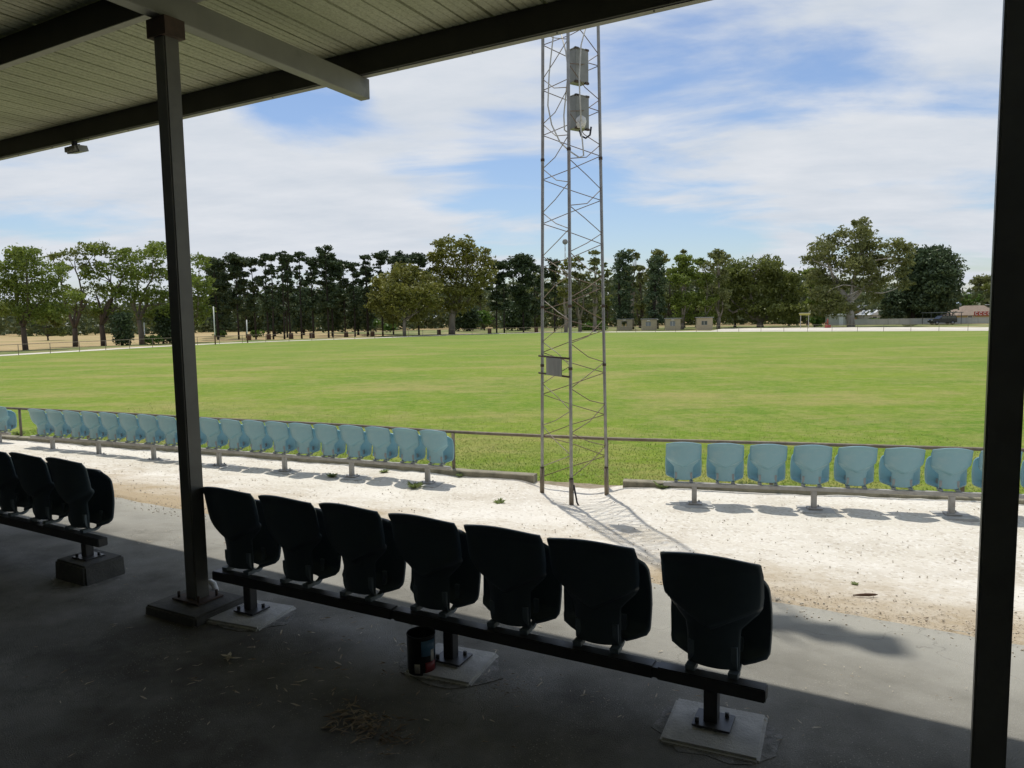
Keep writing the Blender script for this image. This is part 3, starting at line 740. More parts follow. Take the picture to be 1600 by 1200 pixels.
# ------------------------------------------------------------------ trees
def leaves_mesh(name, C, R, n_per, size, mat_, parent, seed, flat=.8, droop=.0, shell=.45):
    """C: blob centres (k,3); R radii (k,3); leaf quads scattered through the blobs, denser near their skins."""
    rg = np.random.default_rng(seed); C = np.array(C, float); R = np.array(R, float)
    cnt = np.maximum((n_per*(R[:, 0]*R[:, 2]+R[:, 0]*R[:, 1])).astype(int), 10)
    idx = np.repeat(np.arange(len(C)), cnt); n = len(idx)
    d = rg.normal(size=(n, 3)); d /= np.linalg.norm(d, axis=1)[:, None]
    r = shell+(1.08-shell)*rg.random(n)**.6
    # lumpy skin
    bump = 1+.22*np.sin(d[:, 0]*5+idx*1.7)*np.cos(d[:, 1]*4+idx)+.15*np.sin(d[:, 2]*7+idx*2.3)
    p = C[idx]+d*R[idx]*(r*bump)[:, None]
    t1 = rg.normal(size=(n, 3)); t1[:, 2] *= flat; t1[:, 2] -= droop; t1 /= np.linalg.norm(t1, axis=1)[:, None]
    t2 = np.cross(t1, rg.normal(size=(n, 3))); t2 /= np.linalg.norm(t2, axis=1)[:, None]
    s = size*(.55+.9*rg.random(n))[:, None]
    a = p-t1*s*.9; b = p+t2*s*.42; c = p+t1*s*.9; e = p-t2*s*.42
    V = np.stack([a, b, c, e], 1).reshape(-1, 3)
    me = bpy.data.meshes.new(name); me.vertices.add(n*4); me.vertices.foreach_set('co', V.ravel())
    me.loops.add(n*4); me.loops.foreach_set('vertex_index', np.arange(n*4)); me.polygons.add(n); me.polygons.foreach_set('loop_start', np.arange(n)*4)
    try: me.polygons.foreach_set('loop_total', np.full(n, 4))
    except Exception: pass
    me.materials.append(MT[mat_]); me.update(calc_edges=True); me.validate()
    o = bpy.data.objects.new(name, me); COL.objects.link(o); o.parent = parent; return o
def limb(mb, a, b, r1, r2, rg, wob=.06, n=5):
    a = np.array(a, float); b = np.array(b, float); L = np.linalg.norm(b-a); pts = []
    w = rg.normal(size=3)*L*wob
    for i in range(n+1):
        t = i/n; p = a+(b-a)*t+w*math.sin(math.pi*t)+np.array([0, 0, L*.06*math.sin(math.pi*t)]); pts.append(tuple(p))
    mb.tube(pts, [r1+(r2-r1)*i/n for i in range(n+1)], 7)
    return pts
KN = {'gum': 'gum_tree', 'pine': 'pine_tree', 'round': 'gum_tree', 'conifer': 'conifer_tree', 'bush': 'shrub', 'dense': 'pine_tree'}
tree_id = [0]
def tree(kind, px, by, ty, lx, rx, label, leaf=None, bark=None, D=None, blobs=None, low=.3, dens=1.0, group='trees across the oval', trunks=1, trunk_r=None, size=None):
    tree_id[0] += 1; seed = tree_id[0]*13+1; rg = np.random.default_rng(seed)
    base = at_field(px, by)
    if group == GR and not D: D = 139+(px % 7)
    if D: base = (px_x(px, by, D), D, zf(D))
    D = base[1]; Ht = px_height(px, ty, D)-base[2]; X0 = px_x(lx, by, D)-base[0]; X1 = px_x(rx, by, D)-base[0]
    hw = (X1-X0)/2; xc = (X0+X1)/2
    cat = 'shrub' if kind == 'bush' else 'tree'
    e = empty(KN[kind], base, 0, label, cat, group)
    leaf = leaf or {'gum': 'gum_leaf', 'pine': 'pine_leaf', 'round': 'gum_leaf', 'conifer': 'pine_leaf', 'bush': 'gum_bright', 'dense': 'dense_leaf'}[kind]
    bark = bark or {'gum': 'gum_bark', 'pine': 'pine_bark', 'round': 'brown_bark', 'conifer': 'pine_bark', 'bush': 'brown_bark', 'dense': 'pine_bark'}[kind]
    tr = trunk_r or max(.12, Ht*.022); mb = MB(); C = []; R = []
    sz = size or max(.16, D*.0023)
    if kind == 'pine': tr *= .62
    if kind in ('gum', 'round'):
        if blobs:
            for (bx, bz, br, *rest) in blobs: # pixel coordinates
                p = ray(bx, bz)*D; rr = br*D/F; yo = (rest[0]*rr if rest else rg.uniform(-.35, .35)*hw)
                C.append((p[0]-base[0], yo, H+p[2]-base[2])); R.append((rr*1.12, rr*1.15, rr*.86))
        nb = {'gum': 15, 'round': 20}[kind]
        if not blobs:
            i = 0
            while len(C) < nb:
                i += 1
                th = rg.uniform(0, 2*math.pi); rr = math.sqrt(rg.random()); zq = rg.uniform(low, 1)
                prof = math.sin(math.pi*min(max((zq-low)/(1-low)*.80+.14, 0), 1))**.7
                br = hw*rg.uniform(.26, .42)
                x = xc+rr*math.cos(th)*max(hw*prof-br*.7, .1); y = rr*math.sin(th)*max(hw*prof-br*.7, .1)
                z = min(Ht*zq, Ht-br*.75)
                C.append((x, y, z)); R.append((br, br, br*rg.uniform(.55, .8)))
        fork = Ht*low*rg.uniform(.55, .85)
        top = np.array([rg.uniform(-.08, .08)*hw, 0, fork])
        limb(mb, (0, 0, -.2), top, tr*1.25, tr, rg, .02)
        order = sorted(range(len(C)), key=lambda i: C[i][2])
        mains = []
        for k in range(5):
            tgt = np.array(C[order[min(len(C)-1, int(len(C)*(.25+.15*k)))]]); m = top+(tgt-top)*.62; limb(mb, top, m, tr*.68, tr*.3, rg, .07); mains.append(m)
        for c in C:
            c = np.array(c); m = min(mains, key=lambda q: np.linalg.norm(q-c)+max(0, q[2]-c[2])); limb(mb, m, c, tr*.26, tr*.08, rg, .08, 4)
        # small outer tufts
        C2, R2 = [], []
        for c, r in zip(C, R):
            for _ in range(5):
                d = rg.normal(size=3); d[2] = abs(d[2])*.6-.15; d /= np.linalg.norm(d); q = np.array(c)+d*np.array(r)*rg.uniform(.85, 1.15)
                f = rg.uniform(.28, .5); C2.append(tuple(q)); R2.append((r[0]*f, r[1]*f, r[2]*f*.8))
        leaves_mesh('crown', C+C2, R+R2, 62*dens/(sz/.25)**1.6, sz, leaf, e, seed, droop=.35, shell=.3)
    elif kind == 'pine':
        tips = []
        for k in range(trunks):
            bx = 0 if trunks == 1 else xc+(k/(trunks-1)-.5)*hw*1.1; hk = Ht*(1 if k == trunks//2 else rg.uniform(.86, .98))
            lean = rg.uniform(-.25, .25)
            limb(mb, (bx, rg.uniform(-.5, .5), -.2), (bx+lean, 0, hk*.96), tr*.85, tr*.22, rg, .006, 6)
            W_ = hw*1.35 if trunks == 1 else hw*.8
            nt_ = int(10+Ht*.42)
            for i in range(nt_):
                t = low+(.93-low)*(i+rg.random()*.8)/nt_; z = hk*t
                wv = W_*(.6+.4*math.sin(math.pi*min(1, (t-low)/(1-low)*.9+.2)))*rg.uniform(.55, 1.1)
                th = rg.uniform(0, 2*math.pi); off = wv*rg.uniform(.35, .8)
                br = W_*rg.uniform(.26, .50); q = (bx+lean*t+off*math.cos(th), off*math.sin(th), z)
                limb(mb, (bx+lean*t, 0, z-off*.3), q, tr*.16, tr*.05, rg, .04, 3)
                C.append(q); R.append((br, br, br*rg.uniform(.35, .6)))
                for _ in range(2):
                    f = rg.uniform(.7, 1.25); d_ = rg.uniform(-.8, .8); C.append((bx+off*f*1.3*math.cos(th+d_), off*f*1.3*math.sin(th+d_), z+rg.uniform(-.4, .5))); R.append((br*.5, br*.5, br*.22))
            for j in range(6):
                th = j*1.05+rg.random(); o_ = W_*rg.uniform(.15, .6); br = W_*rg.uniform(.28, .42)
                C.append((bx+lean+o_*math.cos(th), o_*math.sin(th), hk-br*.7-W_*rg.uniform(.0, .55))); R.append((br, br, br*.65))
        leaves_mesh('crown', C, R, 130*dens/(sz/.25)**1.6, sz*.95, leaf, e, seed, shell=.15)
    elif kind in ('conifer', 'dense'):
        limb(mb, (0, 0, -.2), (0, 0, Ht*.8), tr*1.2, tr*.3, rg, .004, 6)
        nb = 34 if kind == 'dense' else 30
        for i in range(nb):
            t = low+(1-low)*(i+.5)/nb; th = i*2.4+rg.random()
            pr = math.sin(math.pi*min(max((t-low)/(1-low)*.74+.18, 0), 1))**.6 if kind == 'dense' else (.55+.45*math.sin(math.pi*(t*.75+.12)))
            br = hw*rg.uniform(.30, .42); off = max(hw*pr-br, .1)*rg.uniform(.5, 1.0)
            z = min(Ht*t, Ht-br*.6); C.append((xc+off*math.cos(th), off*math.sin(th), z)); R.append((br, br, br*.62))
            if i % 3 == 0: limb(mb, (0, 0, z-off*.4), C[-1], tr*.25, tr*.08, rg, .04, 3)
        leaves_mesh('crown', C, R, 90*dens/(sz/.25)**1.6, sz, leaf, e, seed, shell=.3)
    else:
        for i in range(7):
            th = rg.uniform(0, 6.28); br = hw*rg.uniform(.4, .6); C.append((xc+hw*.55*math.cos(th), hw*.5*math.sin(th), max(br*.4, Ht-br)*rg.uniform(.4, 1))); R.append((br, br, min(br*.8, Ht*.5)))
            limb(mb, (0, 0, -.1), C[-1], .05, .02, rg, .05, 3)
        leaves_mesh('crown', C, R, 90*dens/(sz/.25)**1.6, sz, leaf, e, seed)
    mb.build('trunk', bark, e, recalc=False)
    return e
GG = 'gum trees along the left side of the oval'; GP = 'dark pines along the far side of the oval'; GR = 'trees behind the small shelters'
B = lambda l: l
# left gums
tree('gum', 40, 546, 385, -14, 112, 'broad gum tree at far left with a single trunk in front of the straw paddock', 'gum_bright', 'brown_bark', low=.28, group=GG, dens=1.15,
     blobs=[(15, 418, 22), (45, 408, 24), (72, 425, 24), (5, 450, 22), (35, 448, 26), (66, 458, 24), (92, 462, 18), (20, 480, 20), (50, 490, 20), (82, 487, 16), (-5, 482, 18), (58, 398, 12), (18, 398, 10)])
tree('gum', -30, 550, 400, -75, 8, 'dark gum tree cut off by the left edge', 'gum_leaf', 'brown_bark', low=.15, group=GG)
tree('gum', 118, 540, 384, 84, 168, 'open thin-crowned gum tree with a low forked trunk, second from the left', 'gum_leaf', 'brown_bark', low=.3, group=GG, dens=.8,
     blobs=[(100, 398, 11), (125, 392, 14), (148, 388, 14), (108, 420, 10), (135, 415, 13), (98, 455, 12), (120, 470, 14), (150, 450, 12), (104, 485, 12), (140, 488, 12), (90, 402, 8)])
tree('gum', 162, 539, 377, 135, 215, 'tall gum tree with a thick dark trunk, third from the left', 'gum_bright', 'brown_bark', low=.3, group=GG,
     blobs=[(157, 390, 12), (178, 398, 14), (172, 420, 17), (195, 430, 16), (150, 430, 14), (165, 455, 18), (190, 462, 16), (158, 485, 15), (185, 492, 13), (200, 405, 12)])
tree('gum', 222, 537, 377, 178, 300, 'spreading gum tree with several leaning stems, left of the shelter post', 'gum_bright', 'gum_bark', low=.3, group=GG,
     blobs=[(205, 398, 14), (238, 392, 16), (260, 395, 16), (210, 425, 18), (240, 428, 20), (268, 425, 18), (205, 455, 16), (235, 462, 20), (265, 462, 18), (285, 440, 16), (220, 488, 14), (250, 492, 16), (280, 485, 16)])
tree('gum', 300, 534, 396, 284, 342, 'gum tree showing just right of the shelter post', 'gum_bright', 'gum_bark', low=.25, group=GG,
     blobs=[(305, 405, 12), (318, 415, 10), (312, 440, 14), (325, 455, 13), (306, 470, 16), (322, 485, 13), (300, 440, 14), (308, 500, 12)])
tree('bush', 240, 538, 522, 228, 254, 'low bright shrub at the foot of the leaning gum', 'fresh_leaf')
tree('conifer', 190, 534, 488, 170, 215, 'dark low tree in shade between the left gums', 'dense_leaf', low=.05, D=92)
tree('conifer', 255, 533, 480, 238, 285, 'dark low tree in shade beside the shelter post', 'pine_leaf', low=.05, D=98)
tree('round', 75, 530, 478, 58, 105, 'mid green bushy tree far behind the leftmost gum', 'gum_leaf', low=.1, D=135)
# pines
pl = [(368, 529, 393, 328, 388, 2, 'leftmost dark pine of the row, broad with a double trunk'), (399, 529, 398, 386, 412, 1, 'slender dark pine, second in the row'),
      (418, 529, 392, 410, 432, 1, 'slender thin pine with bare lower trunk, third in the row'), (434, 529, 391, 420, 450, 2, 'twin-stemmed dark pine, fourth in the row'),
      (467, 528, 391, 446, 480, 2, 'dark pine with heavy crown, fifth in the row'), (500, 527, 382, 480, 524, 2, 'tallest dark pine of the row with twin trunks'),
      (520, 526, 394, 508, 548, 1, 'dark pine just right of the tallest one'), (562, 525, 395, 548, 582, 2, 'dense dark pine left of the olive gum'),
      (598, 524, 390, 588, 613, 1, 'narrow pine with a tuft crown behind the olive gum'), (632, 523, 391, 616, 650, 1, 'dark flat-topped pine behind the olive gum'),
      (655, 523, 391, 645, 678, 1, 'dark pine between the olive gum and the tallest gum'), (776, 520, 402, 767, 792, 1, 'thin pine right of the tallest gum'),
      (788, 520, 405, 780, 803, 1, 'thin dark pine next to the lattice tower'), (818, 519, 396, 796, 840, 1, 'dark full pine just left of the lattice tower'),
      (856, 519, 402, 840, 874, 2, 'dark pine seen through the left side of the lattice tower')]
for (x, by, ty, l, r, k, lab) in pl:
    tree('pine', x, by, ty, l, r, lab, group=GP, trunks=k, low=.30, dens=1.1)
for (x, by, ty, l, r, lab) in ((350, 527, 440, 325, 378, 'dark undergrowth tree below the leftmost pine'), (430, 526, 455, 400, 458, 'dark undergrowth tree below the twin-stemmed pine'), (520, 525, 440, 488, 550, 'dark undergrowth tree below the tallest pine'),
                               (560, 524, 448, 535, 592, 'dark undergrowth tree left of the olive gum'), (475, 524, 448, 448, 502, 'dark undergrowth tree below the heavy-crowned pine'), (725, 519, 478, 700, 755, 'dark low tree right of the tallest gum trunk'), (800, 518, 470, 775, 845, 'mixed green low tree left of the lattice tower')):
    tree('conifer', x, by, ty, l, r, lab, 'dense_leaf' if x != 725 else 'pine_leaf', low=.12, group='low dark trees under the pines', dens=.7, D=at_field(x, by)[1]*1.08)
tree('gum', 632, 525, 415, 576, 690, 'olive gum tree with a low rounded crown and pale forked trunk', 'gum_olive', 'gum_bark', low=.35, dens=1.2,
     blobs=[(600, 440, 18), (628, 430, 20), (655, 435, 18), (590, 462, 16), (615, 460, 20), (645, 460, 20), (672, 455, 16), (600, 485, 15), (630, 480, 18), (660, 482, 16), (678, 470, 12), (585, 478, 10), (612, 500, 12), (650, 500, 12), (636, 420, 10)])
tree('gum', 706, 522, 367, 664, 777, 'tallest gum tree of the far side with a thick trunk and bulging yellow-green crown', 'gum_olive', 'gum_bark', low=.35, dens=1.2, trunk_r=.5,
     blobs=[(700, 386, 17), (728, 383, 14), (686, 402, 14), (715, 405, 20), (745, 400, 16), (672, 402, 9), (762, 412, 13), (692, 425, 18), (720, 430, 20), (748, 430, 18), (680, 450, 15), (708, 455, 18), (735, 455, 16), (758, 440, 12), (690, 478, 14), (718, 480, 15), (672, 472, 12)])
# around and right of the tower
tree('gum', 884, 519, 398, 868, 905, 'thin olive gum tree seen between the tower legs', 'gum_olive', low=.3, dens=.8)
tree('gum', 906, 518, 395, 888, 925, 'grey-green gum tree behind the tower', 'gum_grey', low=.25)
tree('gum', 928, 518, 390, 912, 948, 'tall gum tree behind the right tower leg', 'gum_grey', low=.25)
tree('conifer', 968, 517, 392, 951, 997, 'broad dark conifer above the leftmost small shelter', 'dense_leaf', low=.1, group=GR, dens=1.2)
tree('conifer', 1022, 517, 399, 1004, 1046, 'narrow dark conifer above the second small shelter', 'dense_leaf', low=.1, group=GR, dens=1.2)
tree('gum', 988, 515, 385, 972, 1004, 'open pale-topped gum tree behind the broad conifer', 'gum_grey', group=GR, D=150, low=.5)
tree('gum', 1026, 515, 381, 1002, 1044, 'open pale-topped gum tree behind the narrow conifer', 'gum_grey', group=GR, D=152, low=.55, dens=.8)
tree('gum', 1066, 516, 397, 1030, 1100, 'mid green gum tree above the third small shelter', 'gum_bright', group=GR, low=.12, dens=1.2)
tree('gum', 1068, 514, 391, 1055, 1077, 'thin wispy treetop behind the mid green gum', 'gum_grey', group=GR, D=160, low=.7, dens=.7)
tree('gum', 1122, 515, 391, 1088, 1152, 'gum tree with clumped top above the fourth small shelter', 'gum_grey', group=GR, low=.25)
tree('round', 1100, 516, 425, 1080, 1125, 'shaded gum tree filling the gap behind the fourth small shelter', 'gum_bright', 'gum_bark', group=GR, low=.1)
tree('round', 1188, 510, 403, 1105, 1252, 'very broad dome-shaped gum tree with branches near the ground', 'gum_leaf', 'gum_bark', low=.12, dens=1.15, trunk_r=.6, D=150,
     blobs=[(1140, 432, 22), (1170, 422, 22), (1200, 424, 22), (1225, 440, 22), (1125, 455, 20), (1155, 455, 26), (1190, 452, 28), (1225, 465, 24), (1120, 480, 18), (1145, 485, 20), (1175, 482, 22), (1210, 485, 22), (1238, 485, 18), (1190, 414, 14), (1155, 417, 14), (1240, 455, 14)])
tree('round', 1262, 512, 418, 1240, 1300, 'mid green tree between the dome gum and the tall pale-trunked gum', 'gum_bright', low=.1, D=165)
tree('gum', 1330, 510, 338, 1246, 1424, 'towering gum tree with a thick pale trunk and wide layered crown on the right', 'gum_grey', 'pale_bark', low=.33, dens=1.1, trunk_r=.62, D=140,
     blobs=[(1345, 352, 12), (1318, 365, 12), (1335, 372, 16), (1362, 365, 13), (1300, 380, 16), (1330, 392, 20), (1360, 385, 14), (1275, 392, 15), (1262, 405, 10), (1295, 408, 20), (1325, 415, 24), (1358, 412, 20), (1385, 388, 15), (1405, 392, 14), (1388, 410, 18), (1408, 412, 10), (1285, 432, 16), (1315, 445, 22), (1350, 442, 20), (1380, 440, 16), (1395, 430, 12), (1280, 460, 18), (1300, 480, 18), (1375, 462, 13), (1275, 485, 14), (1400, 445, 10)])
tree('dense', 1426, 508, 387, 1388, 1507, 'dense rounded dark pine right of the pale-trunked gum', low=.13, dens=1.6, trunk_r=.45, D=162)
tree('dense', 1395, 508, 452, 1368, 1418, 'dark low tree between the pale-trunked gum and the dense pine', low=.08, D=163)
tree('round', 1535, 506, 428, 1508, 1575, 'olive tree far right above the tan house', 'gum_grey', D=210, low=.2)
tree('bush', 1512, 502, 450, 1495, 1535, 'bright green tree behind the tan house', 'fresh_leaf', D=200)
tree('gum', 1605, 508, 405, 1545, 1660, 'gum tree hidden mostly behind the right shelter post', 'gum_leaf', D=190, low=.2)
for (x, by, ty, l, r, lab) in ((400, 527, 514, 392, 412, 'bright shrub in front of the slender pine'), (345, 527, 515, 335, 356, 'bright shrub at the left foot of the pines'), (610, 520, 503, 600, 620, 'fresh green shrub behind the olive gum'), (588, 520, 497, 578, 594, 'fresh green shrub left of the olive gum'),
                               (757, 517, 480, 738, 770, 'fresh green young tree beyond the tallest gum'), (1272, 512, 492, 1262, 1285, 'small green shrub beside the yellow sign'), (1278, 511, 500, 1270, 1288, 'little fresh shrub near the red pump'),
                               (925, 517, 500, 908, 948, 'fresh shrub behind the right tower leg'), (1366, 507, 496, 1360, 1376, 'small shrub in front of the grey fence')):
    tree('bush', x, by, ty, l, r, lab, 'fresh_leaf', group='bright shrubs below the trees', D=at_field(x, by)[1]*1.05)
for (x, by, ty, l, r, lf, lab) in ((1000, 515, 412, 978, 1020, 'gum_grey', 'mid green tree filling between the two dark conifers'), (1047, 515, 408, 1028, 1064, 'gum_leaf', 'dull green tree between the narrow conifer and the mid green gum'), (1088, 514, 402, 1068, 1112, 'gum_bright', 'bright green rounded tree left of the clumped-top gum'), (1148, 514, 412, 1128, 1170, 'gum_leaf', 'dark rounded tree at the left shoulder of the dome gum'), (945, 515, 408, 928, 962, 'gum_leaf', 'dull green tree just right of the lattice tower'), (868, 516, 415, 850, 888, 'gum_grey', 'grey-green tree in the left half of the lattice tower'), (838, 516, 425, 822, 856, 'gum_leaf', 'shorter green tree left of the lattice tower'), (752, 517, 440, 735, 770, 'gum_grey', 'short grey-green tree right of the tallest gum'), (1232, 512, 428, 1212, 1256, 'gum_leaf', 'dark tree at the right shoulder of the dome gum'), (1298, 511, 455, 1275, 1320, 'gum_bright', 'low green tree below the left limbs of the pale-trunked gum')):
    tree('round', x, by, ty, l, r, lab, lf, low=.06, D=at_field(x, by)[1]+22, group='rounded fill trees behind the far side', dens=.9)
for (x, by, ty, l, r, lab) in ((344, 528, 412, 326, 362, 'dark pine at the very left of the row, lower than its neighbour'), (384, 528, 402, 372, 398, 'thin dark pine between the first two of the row'), (450, 527, 398, 440, 462, 'slim dark pine filling the middle of the row'), (540, 525, 405, 528, 554, 'dark pine in the dip right of the tallest one'), (576, 524, 412, 564, 590, 'short dark pine touching the olive gum'), (836, 518, 410, 826, 850, 'slim dark pine left of the lattice tower'), (615, 523, 398, 606, 626, 'slim pine peeking over the olive gum')):
    tree('pine', x, by, ty, l, r, lab, group=GP, low=.25, dens=1.1, D=at_field(x, by)[1]+6)
# far-off woodland
rg = np.random.default_rng(77); C = []; R = []
for px in range(-120, 1750, 13):
    for _ in range(2):
        D = rg.uniform(190, 300); th = interp(px, [-120, 200, 330, 600, 950, 1250, 1400, 1560, 1750], [474, 476, 462, 450, 440, 428, 450, 462, 466])+rg.uniform(-8, 10)
        top = px_height(px, th, D); r = rg.uniform(3.5, 6); x = px_x(px, 500, D)
        z = top-r*.6
        while z > zf(D)-1: C.append((x+rg.uniform(-2, 2), D+rg.uniform(-3, 3), z)); R.append((r, r, r*.7)); z -= r*.9
leaves_mesh('far_woodland', C, R, 3.2, .85, 'wood_leaf', None, 5)
tag(bpy.data.objects['far_woodland'], kind='stuff', label='dark band of distant woodland beyond the oval trees', cat='woodland')

# ------------------------------------------------------------------ small shelters (coaches boxes)
def hut(px0, px1, ytop, ybot, wx0, wx1, wy0, wy1, label, glass, vent=True):
    b = at_field((px0+px1)/2, ybot); D = b[1]; w = px_x(px1, ybot, D)-px_x(px0, ybot, D); h = px_height((px0+px1)/2, ytop, D)-b[2]
    az = math.atan2(-b[0], b[1])*.6
    e = empty('coach_box', b, az, label, 'shelter', 'small cream shelters on the far boundary')
    W0 = px_x(wx0, ybot, D)-b[0]; W1 = px_x(wx1, ybot, D)-b[0]; z0 = px_height(px0, wy1, D)-b[2]; z1 = px_height(px0, wy0, D)-b[2]
    t = .15; dp = 1.9
    mb = MB()
    def wallx(x0, x1, y, za, zb_): mb.box(((x0+x1)/2, y, (za+zb_)/2), (x1-x0, t, zb_-za))
    for y, op in ((0, True), (dp, glass is None)):
        if op:
            wallx(-w/2, W0, y, -.1, h); wallx(W1, w/2, y, -.1, h); wallx(W0, W1, y, -.1, z0); wallx(W0, W1, y, z1, h)
        else: wallx(-w/2, w/2, y, -.1, h)
    for s_ in (-1, 1): mb.box((s_*(w/2-t/2-.002), dp/2, h/2-.05), (t, dp-t-.004, h+.1))
    wl = mb.build('wall', 'cream_brick', e)
    mb = MB(); mb.box((.05, dp/2, h+.05), (w+.35, dp+.5, .10)); mb.build('roof', 'roof_slab', e)
    if vent: mb = MB(); mb.box(((W0+W1)/2, -t/2-.06, z1+.22), ((W1-W0)*.55, .1, .12)); mb.build('light_hood', 'white_paint', e)
    fr = MB(); fw_ = .05
    for (x0, x1, za, zb_) in ((W0, W1, z0, z0+fw_), (W0, W1, z1-fw_, z1), (W0, W0+fw_, z0+fw_, z1-fw_), (W1-fw_, W1, z0+fw_, z1-fw_)): fr.box(((x0+x1)/2, -.02, (za+zb_)/2), (x1-x0, .10, zb_-za))
    wn = fr.build('window', 'roof_slab', e)
    if glass:
        mb = MB(); mb.box(((W0+W1)/2, 0, (z0+z1)/2), (W1-W0-2*fw_, .02, z1-z0-2*fw_)); mb.build('pane', glass, wn)
        mb = MB(); mb.box(((W0+W1)/2-.05, -.03, (z0+z1)/2), (.04, .05, z1-z0-2*fw_)); mb.build('mullion', 'white_paint', wn)
hut(965, 988, 499, 516.2, 971, 980, 502, 511, 'leftmost small cream shelter with an open window through which trees show', None)
hut(1003, 1026, 499, 516.2, 1009, 1017, 503, 510, 'second small cream shelter from the left with a grey window', 'glass_pale')
hut(1040, 1063, 498, 516, 1047, 1055, 502, 510, 'third small cream shelter from the left with a grey window', 'glass_pale')
hut(1089, 1113, 496.5, 515.5, 1096, 1105, 501.5, 508, 'rightmost small cream shelter, standing apart, with a dark wide opening', 'glass_dark', vent=False)

# ------------------------------------------------------------------ goal posts
for (x, yb, yt, lab, c) in ((227, 537.5, 504, 'short white goal post furthest left, left of the shelter post', 0), (281, 538, 470, 'tall white goal post hidden behind the shelter post', 0), (336.5, 538.3, 479, 'tall white goal post right of the shelter post', 1), (387, 535.5, 500, 'short white goal post in front of the pines', 1)):
    b = at_field(x, yb); h = px_height(x, yt, b[1])-b[2]
    e = empty('goal_post', b, 0, lab, 'goal post', 'goal posts at the left end of the oval')
    mb = MB(); mb.tube([(0, 0, -.1), (0, 0, h)], .062, 10); mb.cyl((0, 0, h), .062, .03, 10, .02); mb.build('pole', 'white_paint', e)
    mb = MB(); mb.tube([(0, 0, 0), (0, 0, 1.1)], .075, 10); mb.build('sleeve', 'brown_wood', e)
# brown bollards along the pines
for i, (x, y) in enumerate(((389, 531), (420, 530), (455, 528.5), (487, 528), (541, 526), (582, 525.3), (686, 522.5), (765, 521), (838, 519.5))):
    b = at_field(x, y); e = empty('bollard', b, 0, 'short stout brown bollard in the row along the foot of the pines', 'bollard', 'brown bollards at the foot of the pines')
    mb = MB(); mb.tube([(0, 0, -.1), (0, 0, .1), (0, 0, .75), (0, 0, .85)], [.36, .34, .34, .28], 12); mb.build('drum', 'brown_wood', e)
# distant light tower
b = at_field(884, 518.5); D = 150.; b = (px_x(884, 518, D), D, zf(D)); h = px_height(884, 374, D)-b[2]
e = empty('light_tower', b, 0, 'thin distant light mast with a round head seen through the lattice tower', 'light tower')
mb = MB()
for i in range(3):
    a = i*2.094; mb.tube([(.32*math.cos(a), .32*math.sin(a), -.1), (.1*math.cos(a), .1*math.sin(a), h-.6)], .03, 5)
mb.build('mast', 'galv', e)
mb = MB()
for k in range(int(h/1.2)):
    for i in range(3):
        a, c_ = i*2.094, (i+1)*2.094; r1 = .32-.22*(k*1.2)/h; r2 = .32-.22*((k+1)*1.2)/h
        mb.tube([(r1*math.cos(a), r1*math.sin(a), k*1.2), (r2*math.cos(c_), r2*math.sin(c_), (k+1)*1.2)], .02, 4)
mb.build('bracing', 'galv', e)
mb = MB(); mb.tube([(0, .25, h-.5), (0, .1, h-.5), (0, -.25, h-.5), (0, -.3, h-.5)], [.15, .4, .55, .5], 16); mb.build('lamp_head', 'galv_pale', e)

# ------------------------------------------------------------------ houses, fence, vehicles at the far right
def gable(e, w, d, h, rh, wm, rm, ov=.4, hip=False):
    mb = MB(); mb.box((0, d/2, h/2-.1), (w, d, h+.2)); mb.build('wall', wm, e)
    mb = MB(); a, b_ = w/2+ov, d/2+ov; t = .12
    if hip:
        k = min(a, b_)*.95; v = [(-a, -b_+d/2, h), (a, -b_+d/2, h), (a, b_+d/2, h), (-a, b_+d/2, h), (-a+k, d/2, h+rh), (a-k, d/2, h+rh)]
        v2 = [(x, y, z-t) for x, y, z in v[:4]]
        mb.add(v+v2, [(0, 1, 5, 4), (1, 2, 5), (2, 3, 4, 5), (3, 0, 4), (6, 7, 1, 0), (7, 8, 2, 1), (8, 9, 3, 2), (9, 6, 0, 3), (9, 8, 7, 6)])
    else: mb.prism([(-a, h), (a, h), (0, h+rh)], 'y', -ov, d+ov)
    return mb.build('roof', rm, e)
def house(px0, px1, ye, yr, D, label, wm, rm, hip, zwall=None):
    xm = (px0+px1)/2; x = px_x(xm, 500, D); w = (px_x(px1, 500, D)-px_x(px0, 500, D)); z = zf(D); h = px_height(xm, ye, D)-z; rh = px_height(xm, yr, D)-z-h
    e = empty('house', (x, D, z), 0, label, 'house', 'houses behind the grey fence')
    r = gable(e, w-.8, 8, h, rh, wm, rm, hip=hip)
    for sx in (-.25, .22):
        mb = MB(); mb.box((sx*w, -.03, h*.6), (1.2, .08, 1.0)); wi = mb.build('window', 'white_paint', e)
        mb = MB(); mb.box((sx*w, -.08, h*.6), (1.05, .03, .85)); mb.build('pane', 'glass_dark', wi)
    return e, w, h, rh
hs, w, h, rh = house(1494, 1580, 492, 477, 178, 'house with a brown hipped tile roof at the right edge behind the fence', 'tan_wall', 'tan_roof', True)
mb = MB(); mb.box((w*.33, 3.5, h+rh+.15), (3.5, .9, .12)); mb.build('roof_vent', 'white_roof', hs)
house(1478, 1516, 484, 472, 215, 'house with a pale blue gabled roof behind the dense pine', 'blue_roof', 'blue_roof', False)
house(1460, 1500, 488, 480, 205, 'house with a white low roof behind the parked dark vehicle', 'tan_wall', 'white_roof', False)
house(1360, 1386, 492, 484, 185, 'house with a white gabled roof left of the dense pine', 'colour_fence', 'white_roof', False)
house(1340, 1372, 484, 476, 200, 'house with a bright metal roof behind the pale-trunked gum', 'tan_wall', 'dark_roof', False)
